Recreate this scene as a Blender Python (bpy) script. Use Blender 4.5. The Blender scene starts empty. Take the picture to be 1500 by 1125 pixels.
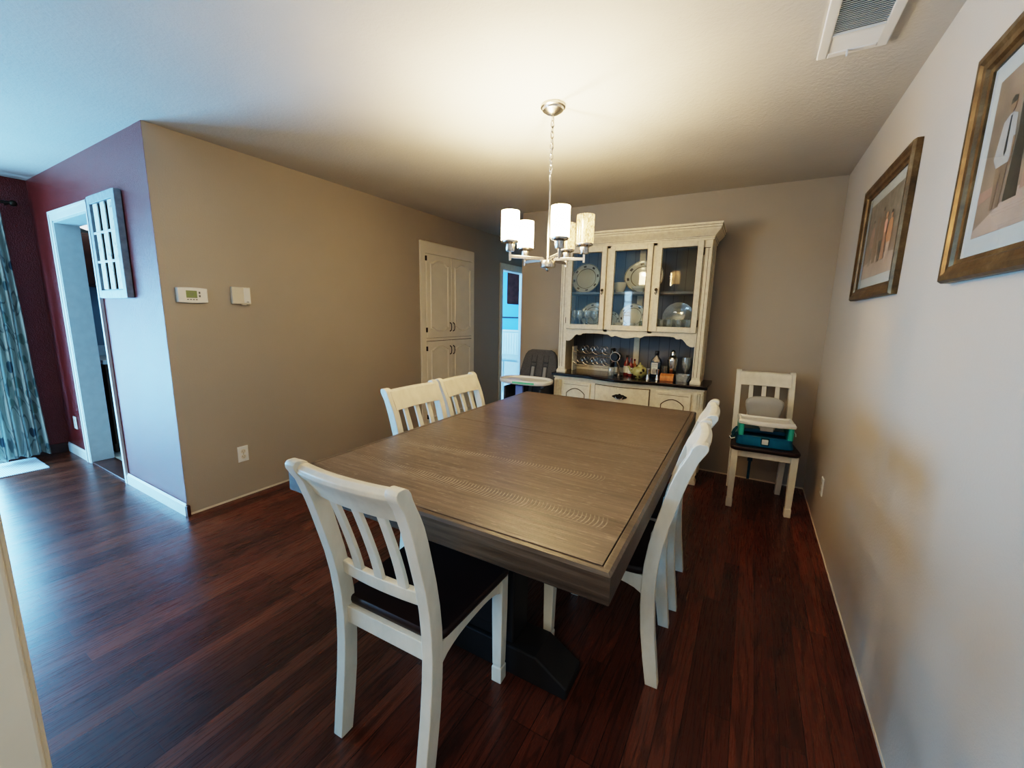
import bpy, bmesh, math, random
from mathutils import Vector, Matrix
random.seed(7)
SC = bpy.context.scene
COL = SC.collection
PI = math.pi
def R(d): return d * PI / 180

# ------------------------------------------------------------------ room numbers (metres)
XL, XR, YC, YB, H = -3.155, 0.5005, 1.126, 3.997, 2.44
XF = -5.573
YREAR = -2.2
YEND = 6.6

# ------------------------------------------------------------------ materials
def srgb(r, g, b):
    f = lambda c: (c / 255 / 12.92) if c / 255 <= .04045 else ((c / 255 + .055) / 1.055) ** 2.4
    return (f(r), f(g), f(b), 1)

class NT:
    def __init__(s, name):
        s.m = bpy.data.materials.new(name); s.m.use_nodes = True
        s.t = s.m.node_tree; s.n = s.t.nodes; s.l = s.t.links
        s.n.clear()
        s.out = s.n.new('ShaderNodeOutputMaterial')
        s.p = s.n.new('ShaderNodeBsdfPrincipled')
        s.l.new(s.p.outputs[0], s.out.inputs[0])
        s.tc = None
    def add(s, ty, **k):
        n = s.n.new('ShaderNode' + ty)
        for a, v in k.items():
            if hasattr(n, a): setattr(n, a, v)
        return n
    def link(s, a, b): s.l.new(a, b)
    def coord(s, scale=(1, 1, 1), rot=(0, 0, 0), loc=(0, 0, 0)):
        if s.tc is None: s.tc = s.add('TexCoord')
        mp = s.add('Mapping'); mp.inputs['Scale'].default_value = scale
        mp.inputs['Rotation'].default_value = rot; mp.inputs['Location'].default_value = loc
        s.link(s.tc.outputs['Object'], mp.inputs[0]); return mp.outputs[0]
    def noise(s, vec, scale=5, detail=3, rough=.5, dist=0):
        n = s.add('TexNoise'); n.inputs['Scale'].default_value = scale
        n.inputs['Detail'].default_value = detail; n.inputs['Roughness'].default_value = rough
        n.inputs['Distortion'].default_value = dist
        s.link(vec, n.inputs['Vector']); return n.outputs['Fac']
    def ramp(s, fac, stops):
        r = s.add('ValToRGB'); e = r.color_ramp.elements
        e[0].position, e[0].color = stops[0]; e[1].position, e[1].color = stops[-1]
        for p, c in stops[1:-1]:
            x = e.new(p); x.color = c
        s.link(fac, r.inputs[0]); return r.outputs[0]
    def math(s, op, a, b=None, c=None):
        n = s.add('Math', operation=op)
        for i, v in enumerate((a, b, c)):
            if v is None: continue
            if isinstance(v, (int, float)): n.inputs[i].default_value = v
            else: s.link(v, n.inputs[i])
        return n.outputs[0]
    def mix(s, fac, a, b, mode='MIX'):
        n = s.add('Mix', data_type='RGBA', blend_type=mode)
        for i, v in ((0, fac), (6, a), (7, b)):
            if isinstance(v, (int, float, tuple)): n.inputs[i].default_value = v
            else: s.link(v, n.inputs[i])
        return n.outputs[2]
    def bump(s, h, strength=.3, dist=.01):
        b = s.add('Bump'); b.inputs['Strength'].default_value = strength; b.inputs['Distance'].default_value = dist
        s.link(h, b.inputs['Height']); s.link(b.outputs[0], s.p.inputs['Normal'])
    def base(s, v):
        if isinstance(v, tuple): s.p.inputs['Base Color'].default_value = v
        else: s.link(v, s.p.inputs['Base Color'])
    def set(s, **k):
        for a, v in k.items(): s.p.inputs[a.replace('_', ' ')].default_value = v
        return s

def paint(name, col, rough=.5, var=.06, vscale=6, bump=0, bscale=90, metal=0, coat=0, bd=.004):
    n = NT(name); v = n.coord()
    f = n.noise(v, vscale, 4)
    lo = tuple(c * (1 - var) for c in col[:3]) + (1,); hi = tuple(min(1, c * (1 + var)) for c in col[:3]) + (1,)
    n.base(n.ramp(f, [(.3, lo), (.7, hi)]))
    n.set(Roughness=rough, Metallic=metal, Coat_Weight=coat)
    if bump: n.bump(n.noise(v, bscale, 3, .6), bump, bd)
    return n.m

MT = {}
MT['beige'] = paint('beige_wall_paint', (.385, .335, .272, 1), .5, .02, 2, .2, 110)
MT['beige_lit'] = paint('beige_wall_paint_lit', (.55, .475, .385, 1), .45, .02, 2, .25, 110)  # brighter copy of the beige, light on the wall put into the colour
MT['ceiling'] = paint('ceiling_texture_paint', (.53, .50, .445, 1), .85, .03, 3, .4, 60, bd=.006)
MT['collage'] = paint('weathered_grey_white_wood', (.33, .37, .40, 1), .5, .2, 25)
MT['red'] = paint('dark_red_wall_paint', (.17, .024, .018, 1), .18, .08, 3, .8, 120, bd=.008)
MT['red'].node_tree.nodes['Principled BSDF'].inputs['Specular IOR Level'].default_value = .75
MT['white_trim'] = paint('white_trim_paint', (.72, .74, .72, 1), .35, .03, 8)
MT['cool_wall'] = paint('pale_blue_wall_paint', (.10, .42, .85, 1), .6, .03, 4)
MT['bead'] = paint('white_beadboard_paint', (.75, .85, .9, 1), .5, .03, 8)
MT['tile'] = paint('pale_floor_tile', (.62, .6, .5, 1), .3, .1, 9)
MT['kitchen_wall'] = paint('grey_kitchen_wall_paint', (.25, .33, .36, 1), .6, .05, 4)
MT['darkwood'] = paint('dark_cabinet_wood', (.07, .022, .012, 1), .4, .3, 12)
MT['walnut'] = paint('dark_walnut_front', (.032, .010, .008, 1), .7, .3, 12)
MT['walnut'].node_tree.nodes['Principled BSDF'].inputs['Specular IOR Level'].default_value = .1
MT['midwood'] = paint('brown_cabinet_wood', (.10, .05, .025, 1), .45, .25, 12)
MT['counter_grey'] = paint('pale_laminate', (.55, .6, .6, 1), .35, .06, 20)
MT['nickel'] = paint('brushed_nickel', (.62, .58, .53, 1), .26, .05, 60, metal=1)
MT['chrome'] = paint('polished_steel', (.78, .76, .72, 1), .14, .03, 30, metal=1)
MT['bronze_dark'] = paint('dark_antique_bronze', (.05, .038, .025, 1), .42, .2, 40, metal=.8)
MT['black'] = paint('black_plastic', (.012, .012, .013, 1), .35, .1, 20)
MT['white_plastic'] = paint('white_plastic', (.80, .78, .72, 1), .32, .02, 20)
MT['ivory_plastic'] = paint('ivory_plastic', (.72, .64, .50, 1), .4, .03, 20)
MT['lcd'] = paint('green_lcd', (.20, .27, .10, 1), .25, .05, 30)
MT['grey_mark'] = paint('grey_print', (.12, .12, .11, 1), .5, .05, 30)
MT['hutch_dark'] = paint('black_brown_counter', (.014, .008, .006, 1), .22, .2, 14, coat=.3)
MT['hutch_back'] = paint('slate_blue_back_paint', (.15, .153, .160, 1), .5, .12, 5)
MT['glaze'] = paint('brown_glaze_line', (.10, .065, .035, 1), .6, .2, 40)
MT['seat'] = paint('espresso_seat_wood', (.020, .006, .004, 1), .42, .25, 10, coat=.0)
MT['pedestal'] = paint('charcoal_stained_wood', (.011, .009, .008, 1), .5, .3, 9)
MT['grey_fabric'] = paint('charcoal_woven_fabric', (.085, .085, .09, 1), .85, .25, 140, .5, 260, bd=.002)
MT['grey_fabric_light'] = paint('light_grey_strap_webbing', (.26, .26, .26, 1), .8, .1, 120)
MT['grey_plastic'] = paint('warm_grey_plastic', (.37, .35, .31, 1), .35, .04, 15)
MT['periwinkle'] = paint('periwinkle_plastic', (.16, .22, .50, 1), .4, .05, 15)
MT['mint'] = paint('mint_sticker', (.12, .55, .28, 1), .5, .05, 15)
MT['teal_deep'] = paint('deep_teal_plastic', (.0, .15, .27, 1), .28, .15, 8)
MT['teal_green'] = paint('sea_green_plastic', (.04, .43, .35, 1), .3, .1, 8)
MT['teal_strap'] = paint('teal_webbing', (.0, .055, .085, 1), .8, .2, 80)
MT['label_white'] = paint('cream_paper_label', (.62, .62, .52, 1), .6, .06, 30)
MT['copper'] = paint('oiled_orange_wood', (.50, .18, .045, 1), .35, .35, 30)
MT['olive'] = paint('olive_gold_glaze', (.30, .27, .10, 1), .25, .45, 45, coat=.5)
MT['porcelain'] = paint('cream_porcelain', (.72, .66, .50, 1), .2, .03, 20, coat=.4)
MT['rosy'] = paint('rust_red_bottle_glass', (.16, .025, .02, 1), .15, .3, 20, coat=.5)
MT['printgrey'] = paint('plum_print_pattern', (.12, .09, .07, 1), .5, .1, 20)
MT['frame'] = None
MT['mat_board'] = paint('white_mat_board', (.72, .66, .60, 1), .7, .02, 10)
MT['p_bg'] = paint('sepia_photo_ground', (.36, .22, .15, 1), .5, .25, 9)
MT['p_wall'] = paint('sepia_photo_stone', (.27, .20, .15, 1), .5, .4, 22)
MT['p_path'] = paint('pale_pink_photo_path', (.62, .40, .30, 1), .5, .15, 9)
MT['p_pink'] = paint('dusty_pink_photo_dress', (.50, .25, .18, 1), .5, .15, 25)
MT['p_dark'] = paint('dark_photo_skirt', (.028, .026, .022, 1), .5, .4, 80)
MT['p_skin'] = paint('sepia_photo_skin', (.33, .17, .10, 1), .5, .1, 20)
MT['p_shirt'] = paint('white_photo_shirt', (.62, .52, .46, 1), .5, .08, 30)
MT['p_trouser'] = paint('tan_photo_trousers', (.27, .15, .09, 1), .5, .15, 30)
MT['p_orange'] = paint('orange_photo_shirt', (.62, .24, .11, 1), .5, .1, 30)
MT['mat_rug'] = None

def frame_mat():
    n = NT('antiqued_bronze_frame'); v = n.coord()
    f = n.noise(v, 14, 5, .65)
    n.base(n.ramp(f, [(.3, (.060, .036, .017, 1)), (.55, (.14, .088, .040, 1)), (.8, (.27, .19, .10, 1))]))
    n.set(Roughness=.38, Metallic=.55); n.bump(n.noise(v, 60, 3), .2, .002); return n.m
MT['frame'] = frame_mat()

def cream_mat():
    n = NT('distressed_cream_paint'); v = n.coord()
    f = n.noise(v, 30, 6, .7)
    sp = n.noise(n.coord((1, 1, .3)), 16, 5, .75)
    c = n.ramp(f, [(.25, (.64, .55, .39, 1)), (.6, (.79, .70, .52, 1))])
    g = n.ramp(sp, [(.70, (0, 0, 0, 1)), (.76, (.8, .8, .8, 1))])
    n.base(n.mix(g, c, (.22, .17, .10, 1))); n.set(Roughness=.42); return n.m
MT['cream'] = cream_mat()

def chair_mat():
    n = NT('warm_white_chair_paint'); v = n.coord((1, 1, .4))
    f = n.noise(v, 22, 5, .6)
    n.base(n.ramp(f, [(.3, (.70, .64, .51, 1)), (.65, (.80, .735, .60, 1))]))
    n.set(Roughness=.36); n.bump(n.noise(v, 120, 2), .08, .002); return n.m
MT['chair'] = chair_mat()
MT['pantry'] = paint('warm_cream_cabinet_paint', (.86, .77, .61, 1), .4, .03, 8)

def floor_mat():
    n = NT('oak_strip_floor'); v = n.coord(rot=(0, 0, R(90)))
    b = n.add('TexBrick', offset=.37, offset_frequency=3)
    b.inputs['Color1'].default_value = (0, 0, 0, 1); b.inputs['Color2'].default_value = (1, 1, 1, 1)
    b.inputs['Mortar'].default_value = (.5, .5, .5, 1); b.inputs['Scale'].default_value = 1
    b.inputs['Mortar Size'].default_value = .0011; b.inputs['Mortar Smooth'].default_value = .3
    b.inputs['Brick Width'].default_value = 1.05; b.inputs['Row Height'].default_value = .073
    n.link(v, b.inputs['Vector'])
    sep = n.add('SeparateColor'); n.link(b.outputs['Color'], sep.inputs[0]); rnd = sep.outputs[0]
    # grain, shifted from board to board
    tc = n.add('SeparateXYZ'); n.link(n.tc.outputs['Object'], tc.inputs[0])
    cx = n.add('CombineXYZ')
    n.link(n.math('MULTIPLY', tc.outputs[0], 10), cx.inputs[0])
    n.link(n.math('MULTIPLY', tc.outputs[1], .9), cx.inputs[1])
    n.link(n.math('MULTIPLY', rnd, 37), cx.inputs[2])
    nz = n.add('TexNoise'); nz.inputs['Scale'].default_value = .75; nz.inputs['Detail'].default_value = 2
    n.link(cx.outputs[0], nz.inputs['Vector'])
    rings = n.math('SINE', n.math('MULTIPLY', nz.outputs['Fac'], 95))
    ringm = n.ramp(rings, [(.35, (0, 0, 0, 1)), (.95, (1, 1, 1, 1))])
    fine = n.noise(n.coord((170, 5, 1)), 1, 4, .7)
    c = n.ramp(rnd, [(0, srgb(84, 41, 25)), (.5, srgb(101, 51, 33)), (1, srgb(122, 66, 43))])
    c = n.mix(n.math('MULTIPLY', ringm, .45), c, srgb(36, 17, 9))
    c = n.mix(n.math('MULTIPLY', fine, .45), c, srgb(32, 15, 8))
    c = n.mix(b.outputs['Fac'], c, (.005, .002, .001, 1))
    n.base(c)
    n.set(Specular_IOR_Level=.55)
    n.link(n.ramp(fine, [(.3, (.24, .24, .24, 1)), (.7, (.33, .33, .33, 1))]), n.p.inputs['Roughness'])
    h = n.math('SUBTRACT', n.math('MULTIPLY', fine, .25), b.outputs['Fac'])
    n.bump(h, .10, .0015); return n.m
MT['floor'] = floor_mat()

def table_mat(name, arcs=True, dark=1.0):
    n = NT(name); v = n.coord()
    g1 = n.noise(n.coord((1.0, 26, 26)), 2.2, 6, .62, .4)
    g2 = n.noise(n.coord((5, 150, 150)), 1.5, 4, .7)
    tone = n.noise(n.coord((.5, 5, 5)), 1.5, 3)
    k = dark
    c = n.ramp(g1, [(.30, (.058 * k, .041 * k, .029 * k, 1)), (.5, (.165 * k, .120 * k, .086 * k, 1)), (.72, (.34 * k, .26 * k, .20 * k, 1))])
    c = n.mix(n.math('MULTIPLY', g2, .55), c, (.05 * k, .033 * k, .021 * k, 1))
    c = n.mix(.35, c, n.ramp(tone, [(.3, (.09 * k, .067 * k, .048 * k, 1)), (.7, (.22 * k, .165 * k, .12 * k, 1))]))
    hgt = n.math('ADD', g1, n.math('MULTIPLY', g2, .6))
    if arcs:
        ds = n.noise(n.coord((14, 95, 1)), 1.6, 3, .6)
        c = n.mix(n.math('MULTIPLY', n.ramp(ds, [(.60, (0, 0, 0, 1)), (.68, (1, 1, 1, 1))]), .45), c, (.42, .33, .25, 1))
        s = n.add('SeparateXYZ'); n.link(n.tc.outputs['Object'], s.inputs[0])
        X, Y = s.outputs[0], s.outputs[1]
        wob = n.math('MULTIPLY', n.noise(v, 2.5, 2), .03)
        tot = None
        for (y0, slope, w, x0, x1, curve) in ((-.79, .0, .042, -.60, .56, 5.0), (-.49, .085, .034, -.50, .45, 8.0), (.02, .03, .02, -.3, .5, 9.0)):
            dy = n.math('SUBTRACT', n.math('SUBTRACT', Y, y0), n.math('ADD', n.math('MULTIPLY', X, slope), wob))
            ph = n.math('ADD', X, n.math('MULTIPLY', n.math('MULTIPLY', dy, dy), curve))
            wv = n.math('SINE', n.math('MULTIPLY', ph, 2 * PI / .0135))
            wv = n.ramp(wv, [(.25, (0, 0, 0, 1)), (.95, (1, 1, 1, 1))])
            win = n.math('SUBTRACT', 1, n.math('MULTIPLY', n.math('ABSOLUTE', dy), 1 / w))
            win = n.math('MINIMUM', n.math('MAXIMUM', n.math('MULTIPLY', win, 2.2), 0), 1)
            ex = n.math('MULTIPLY', n.math('GREATER_THAN', X, x0), n.math('LESS_THAN', X, x1))
            pat = n.noise(n.coord((6, 20, 1)), 2, 2)
            pat = n.ramp(pat, [(.35, (.25, .25, .25, 1)), (.6, (1, 1, 1, 1))])
            m = n.math('MULTIPLY', n.math('MULTIPLY', wv, win), n.math('MULTIPLY', ex, pat))
            if y0 > 0: m = n.math('MULTIPLY', m, .4)
            tot = m if tot is None else n.math('MAXIMUM', tot, m)
        c = n.mix(n.math('MULTIPLY', tot, .58), c, (.50, .40, .29, 1))
        hgt = n.math('SUBTRACT', hgt, n.math('MULTIPLY', tot, .8))
    n.base(c); n.set(Specular_IOR_Level=.6)
    n.link(n.ramp(g1, [(.3, (.30, .30, .30, 1)), (.7, (.42, .42, .42, 1))]), n.p.inputs['Roughness'])
    n.bump(hgt, .32, .003); return n.m
MT['table_top'] = table_mat('rough_sawn_table_top')
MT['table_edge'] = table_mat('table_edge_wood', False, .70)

def glass_mat(name, tint=(1, 1, 1, 1), refl=.12, rough=.03):
    n = NT(name)
    n.n.remove(n.p)
    tr = n.add('BsdfTransparent'); tr.inputs[0].default_value = tint
    gl = n.add('BsdfGlossy'); gl.inputs['Roughness'].default_value = rough
    fr = n.add('Fresnel'); fr.inputs[0].default_value = 1.5
    ge = n.add('NewGeometry'); f = n.math('MULTIPLY', n.math('ADD', fr.outputs[0], refl), n.math('SUBTRACT', 1, ge.outputs['Backfacing']))
    mx = n.add('MixShader'); n.link(f, mx.inputs[0]); n.link(tr.outputs[0], mx.inputs[1]); n.link(gl.outputs[0], mx.inputs[2])
    n.link(mx.outputs[0], n.out.inputs[0]); return n.m
MT['pane'] = glass_mat('clear_pane_glass', (.93, .96, .96, 1), .05)
MT['crystal'] = glass_mat('crystal_glassware', (.86, .88, .87, 1), .22, .10)
def _whiten(m, k):  # mixes in even white to stand for bright highlights on the glass
    t = m.node_tree; out = [n for n in t.nodes if n.type == 'OUTPUT_MATERIAL'][0]; src = out.inputs[0].links[0].from_socket
    d = t.nodes.new('ShaderNodeBsdfDiffuse'); d.inputs[0].default_value = (.85, .85, .80, 1)
    x = t.nodes.new('ShaderNodeMixShader'); x.inputs[0].default_value = k
    t.links.new(src, x.inputs[1]); t.links.new(d.outputs[0], x.inputs[2]); t.links.new(x.outputs[0], out.inputs[0])
_whiten(MT['crystal'], .14)
MT['blue_glass'] = glass_mat('sapphire_blue_glass', (.01, .20, .30, 1), .06, .08)

def shade_mat(name, lit):
    n = NT(name); n.n.remove(n.p)
    v = n.coord(); vo = n.add('TexVoronoi'); vo.inputs['Scale'].default_value = 110
    n.link(n.coord((1, 1, .7)), vo.inputs['Vector'])
    seeds = n.ramp(n.noise(n.coord((1, 1, .45)), 120, 4, .8), [(.42, (.25, .24, .22, 1)), (.58, (1, 1, 1, 1))])
    tr = n.add('BsdfTransparent'); tl = n.add('BsdfTranslucent')
    n.link(n.mix(1.0, seeds, (1, .86, .62, 1), 'MULTIPLY'), tl.inputs[0])
    tr.inputs[0].default_value = (1, .93, .8, 1)
    gl = n.add('BsdfGlossy'); gl.inputs['Roughness'].default_value = .12
    m1 = n.add('MixShader'); m1.inputs[0].default_value = .55 if lit else .5
    n.link(tr.outputs[0], m1.inputs[1]); n.link(tl.outputs[0], m1.inputs[2])
    m2 = n.add('MixShader'); m2.inputs[0].default_value = .08
    n.link(m1.outputs[0], m2.inputs[1]); n.link(gl.outputs[0], m2.inputs[2])
    em = n.add('Emission'); em.inputs[0].default_value = (1, .80, .50, 1) if lit else (1, .78, .50, 1)
    em.inputs[1].default_value = 9
    if not lit: n.link(n.mix(1.0, seeds, (.55, .42, .25, 1), 'MULTIPLY'), em.inputs[0]); em.inputs[1].default_value = .8  # unlit shades get a faint glow in place of light passing through
    ad = n.add('AddShader'); n.link(m2.outputs[0], ad.inputs[0]); n.link(em.outputs[0], ad.inputs[1])
    n.link(ad.outputs[0], n.out.inputs[0]); return n.m
MT['shade_lit'] = shade_mat('seeded_glass_shade_lit', True)
MT['shade_off'] = shade_mat('seeded_glass_shade_unlit_glow', False)

def emit(name, col, st):
    n = NT(name); n.n.remove(n.p); e = n.add('Emission'); e.inputs[0].default_value = col; e.inputs[1].default_value = st
    n.link(e.outputs[0], n.out.inputs[0]); return n.m
MT['bulb'] = emit('warm_bulb', (1, .78, .48, 1), 30)
MT['kitchen_lamp'] = emit('kitchen_lamp_lens', (.85, .95, 1, 1), 1.1)

def curtain_mat():
    n = NT('leaf_print_curtain'); v = n.coord((1, 1, .8))
    w = n.noise(v, 3, 2); vo = n.add('TexVoronoi', feature='F1'); vo.inputs['Scale'].default_value = 7.5; n.link(v, vo.inputs['Vector'])
    blob = n.ramp(n.math('ADD', vo.outputs['Distance'], n.math('MULTIPLY', w, .35)), [(.42, (1, 1, 1, 1)), (.47, (0, 0, 0, 1))])
    sep = n.add('SeparateColor'); n.link(vo.outputs['Color'], sep.inputs[0])
    leafc = n.ramp(sep.outputs[0], [(.25, (.05, .08, .09, 1)), (.5, (.11, .16, .14, 1)), (.8, (.20, .24, .19, 1))])
    vn = n.noise(n.coord((1, 1, .45)), 4.5, 2, .5, 1.2)
    vm = n.ramp(n.math('ABSOLUTE', n.math('SUBTRACT', vn, .5)), [(.008, (1, 1, 1, 1)), (.018, (0, 0, 0, 1))])
    c = n.mix(n.math('MULTIPLY', vm, .7), (.36, .37, .31, 1), (.07, .09, .085, 1))
    c = n.mix(blob, c, leafc); n.base(c); n.set(Roughness=.85)
    tl = n.add('BsdfTranslucent'); n.link(c, tl.inputs[0]); mx = n.add('MixShader'); mx.inputs[0].default_value = .14
    n.link(n.p.outputs[0], mx.inputs[1]); n.link(tl.outputs[0], mx.inputs[2]); n.link(mx.outputs[0], n.out.inputs[0]); return n.m
MT['curtain'] = curtain_mat()

def rug_mat():
    n = NT('pale_ribbed_rug'); v = n.coord()
    w = n.add('TexWave', bands_direction='Y'); w.inputs['Scale'].default_value = 28; n.link(v, w.inputs['Vector'])
    n.base(n.ramp(w.outputs['Fac'], [(.3, (.40, .44, .5, 1)), (.6, (.66, .68, .72, 1))])); n.set(Roughness=.9); n.bump(w.outputs['Fac'], .3, .003); return n.m
MT['mat_rug'] = rug_mat()

def teapot_mat():
    n = NT('mottled_olive_teapot_glaze'); v = n.coord()
    vo = n.add('TexVoronoi'); vo.inputs['Scale'].default_value = 26; n.link(v, vo.inputs['Vector'])
    n.base(n.ramp(vo.outputs['Distance'], [(.2, (.035, .02, .008, 1)), (.34, (.34, .30, .11, 1)), (.7, (.44, .42, .18, 1))])); n.set(Roughness=.22, Coat_Weight=.5); return n.m
MT['teapot'] = teapot_mat()

def plate_mat():
    n = NT('banded_sprig_plate'); n_ = n
    n.tc = n.add('TexCoord'); s = n.add('SeparateXYZ'); n.link(n.tc.outputs['UV'], s.inputs[0])
    x = n.math('SUBTRACT', s.outputs[0], .5); y = n.math('SUBTRACT', s.outputs[1], .5)
    r = n.math('SQRT', n.math('ADD', n.math('MULTIPLY', x, x), n.math('MULTIPLY', y, y)))
    a = n.math('ARCTAN2', y, x)
    band = n.math('LESS_THAN', n.math('ABSOLUTE', n.math('SUBTRACT', r, .335)), .009)
    band2 = n.math('LESS_THAN', n.math('ABSOLUTE', n.math('SUBTRACT', r, .485)), .007)
    sp = n.math('MULTIPLY', n.math('GREATER_THAN', n.math('SINE', n.math('MULTIPLY', a, 8)), .62), n.math('LESS_THAN', n.math('ABSOLUTE', n.math('SUBTRACT', r, .41)), .03))
    mm = n.math('MAXIMUM', n.math('MAXIMUM', band, band2), sp)
    n.base(n.mix(mm, (.68, .61, .44, 1), (.13, .09, .05, 1))); n.set(Roughness=.2, Coat_Weight=.3); return n.m
MT['plate'] = plate_mat()

# ------------------------------------------------------------------ mesh builder
OFF = [Vector((0, 0, 0))]
class M:
    def __init__(s): s.b = bmesh.new()
    def face(s, pts):
        vs = [s.b.verts.new(p) for p in pts]
        try: s.b.faces.new(vs)
        except Exception: pass
        return s
    def box(s, x0, x1, y0, y1, z0, z1):
        c = [(x0, y0, z0), (x1, y0, z0), (x1, y1, z0), (x0, y1, z0), (x0, y0, z1), (x1, y0, z1), (x1, y1, z1), (x0, y1, z1)]
        v = [s.b.verts.new(p) for p in c]
        for f in ((3, 2, 1, 0), (4, 5, 6, 7), (0, 1, 5, 4), (1, 2, 6, 5), (2, 3, 7, 6), (3, 0, 4, 7)):
            s.b.faces.new([v[i] for i in f])
        return s
    def prism(s, poly, axis, a0, a1):
        def mk(p, a):
            if axis == 'z': return (p[0], p[1], a)
            if axis == 'y': return (p[0], a, p[1])
            return (a, p[0], p[1])
        A = [s.b.verts.new(mk(p, a0)) for p in poly]; B = [s.b.verts.new(mk(p, a1)) for p in poly]
        n = len(poly); s.b.faces.new(A); s.b.faces.new(B[::-1])
        for i in range(n): s.b.faces.new([A[i], B[i], B[(i + 1) % n], A[(i + 1) % n]])
        return s
    def loft(s, rings, cap=True, closed=True):
        V = [[s.b.verts.new(p) for p in r] for r in rings]
        n = len(V[0])
        for a, b in zip(V, V[1:]):
            for i in range(n if closed else n - 1):
                j = (i + 1) % n
                s.b.faces.new([a[i], a[j], b[j], b[i]])
        if cap and closed:
            s.b.faces.new(V[0][::-1]); s.b.faces.new(V[-1])
        return s
    def lathe(s, prof, c=(0, 0, 0), seg=24, axis='z', cap=True, phase=0):
        rings = []
        for r, z in prof:
            ring = []
            for i in range(seg):
                a = 2 * PI * i / seg + phase
                u, v = r * math.cos(a), r * math.sin(a)
                if axis == 'z': p = (c[0] + u, c[1] + v, c[2] + z)
                elif axis == 'y': p = (c[0] + u, c[1] + z, c[2] + v)
                else: p = (c[0] + z, c[1] + u, c[2] + v)
                ring.append(p)
            rings.append(ring)
        return s.loft(rings, cap)
    def tube(s, path, r, seg=8, closed=False, flat=1.0):
        P = [Vector(p) for p in path]; n = len(P); rings = []
        rr = r if isinstance(r, (list, tuple)) else [r] * n
        up = Vector((0, 0, 1))
        for i, p in enumerate(P):
            if closed: t = P[(i + 1) % n] - P[i - 1]
            else: t = P[min(i + 1, n - 1)] - P[max(i - 1, 0)]
            t.normalize()
            u = up if abs(t.dot(up)) < .95 else Vector((0, 1, 0))
            a = t.cross(u).normalized(); b = a.cross(t).normalized()
            rings.append([tuple(p + a * (math.cos(2 * PI * k / seg) * rr[i]) + b * (math.sin(2 * PI * k / seg) * rr[i] * flat)) for k in range(seg)])
        if closed: rings.append(rings[0]); return s.loft(rings, False)
        return s.loft(rings)
    def ell(s, c, rx, ry, rz, seg=18, st=10):
        rings = []
        for i in range(st + 1):
            t = PI * i / st - PI / 2; q = max(math.cos(t), .02)
            rings.append([(c[0] + rx * q * math.cos(2 * PI * k / seg), c[1] + ry * q * math.sin(2 * PI * k / seg), c[2] + rz * math.sin(t)) for k in range(seg)])
        return s.loft(rings)
    def xf(s, mat):
        bmesh.ops.transform(s.b, matrix=mat, verts=s.b.verts); return s
    def build(s, name, mat, parent=None, bevel=0, smooth=False, seg=2, auto=True):
        bmesh.ops.remove_doubles(s.b, verts=s.b.verts, dist=1e-6)
        bmesh.ops.recalc_face_normals(s.b, faces=s.b.faces)
        if parent is not None: bmesh.ops.translate(s.b, vec=-OFF[0], verts=s.b.verts)
        me = bpy.data.meshes.new(name); s.b.to_mesh(me); s.b.free()
        o = bpy.data.objects.new(name, me); COL.objects.link(o)
        me.materials.append(MT[mat] if isinstance(mat, str) else mat)
        if parent is not None: o.parent = parent
        if smooth:
            me.polygons.foreach_set('use_smooth', [True] * len(me.polygons))
            if auto: me.set_sharp_from_angle(angle=R(40))
        if bevel:
            b = o.modifiers.new('bevel', 'BEVEL'); b.width = bevel; b.segments = seg; b.limit_method = 'ANGLE'; b.angle_limit = R(30)
        return o

def thing(name, label, cat, loc=(0, 0, 0), rotz=0, group=None, world=False):
    o = bpy.data.objects.new(name, None); COL.objects.link(o); o.empty_display_size = .1
    o.location = loc; o.rotation_euler = (0, 0, rotz); o['label'] = label; o['category'] = cat
    if group: o['group'] = group
    OFF[0] = Vector(loc) if world else Vector((0, 0, 0))
    return o
def tag(o, label, cat, group=None):
    o['label'] = label; o['category'] = cat
    if group: o['group'] = group
    return o
def struct(o): o['kind'] = 'structure'; return o
def recenter(o):
    # move a single-mesh thing's origin to its base
    vs = [v.co for v in o.data.vertices]
    c = Vector(((min(v.x for v in vs) + max(v.x for v in vs)) / 2, (min(v.y for v in vs) + max(v.y for v in vs)) / 2, min(v.z for v in vs)))
    o.data.transform(Matrix.Translation(-c)); o.location = c; return o
def dup(root, loc, rotz, label, group=None):
    r = root.copy(); COL.objects.link(r); r.location = loc; r.rotation_euler = (0, 0, rotz); r['label'] = label
    if group: r['group'] = group
    for ch in list(root.children):
        c = ch.copy(); COL.objects.link(c); c.parent = r
        for g in list(ch.children):
            d = g.copy(); COL.objects.link(d); d.parent = c
    return r

# ================================================================== SETTING
struct(M().box(XF - .3, XR + .15, YREAR - .1, YEND + .2, -.1, 0).build('floor', 'floor'))
struct(M().box(XF - .3, XR + .15, YREAR - .1, YEND + .2, H, H + .1).build('ceiling', 'ceiling'))
struct(M().box(XR, XR + .12, YREAR, YEND + .12, 0, H).build('wall_right', 'beige_lit'))
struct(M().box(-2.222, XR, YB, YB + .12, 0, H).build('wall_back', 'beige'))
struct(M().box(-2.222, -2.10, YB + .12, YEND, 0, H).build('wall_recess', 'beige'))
DY0, DY1, DZ = 5.10, 5.84, 2.02
w = M().box(XL - .12, XL, YC, DY0, 0, H).box(XL - .12, XL, DY1, YEND, 0, H).box(XL - .12, XL, DY0, DY1, DZ, H)
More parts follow.
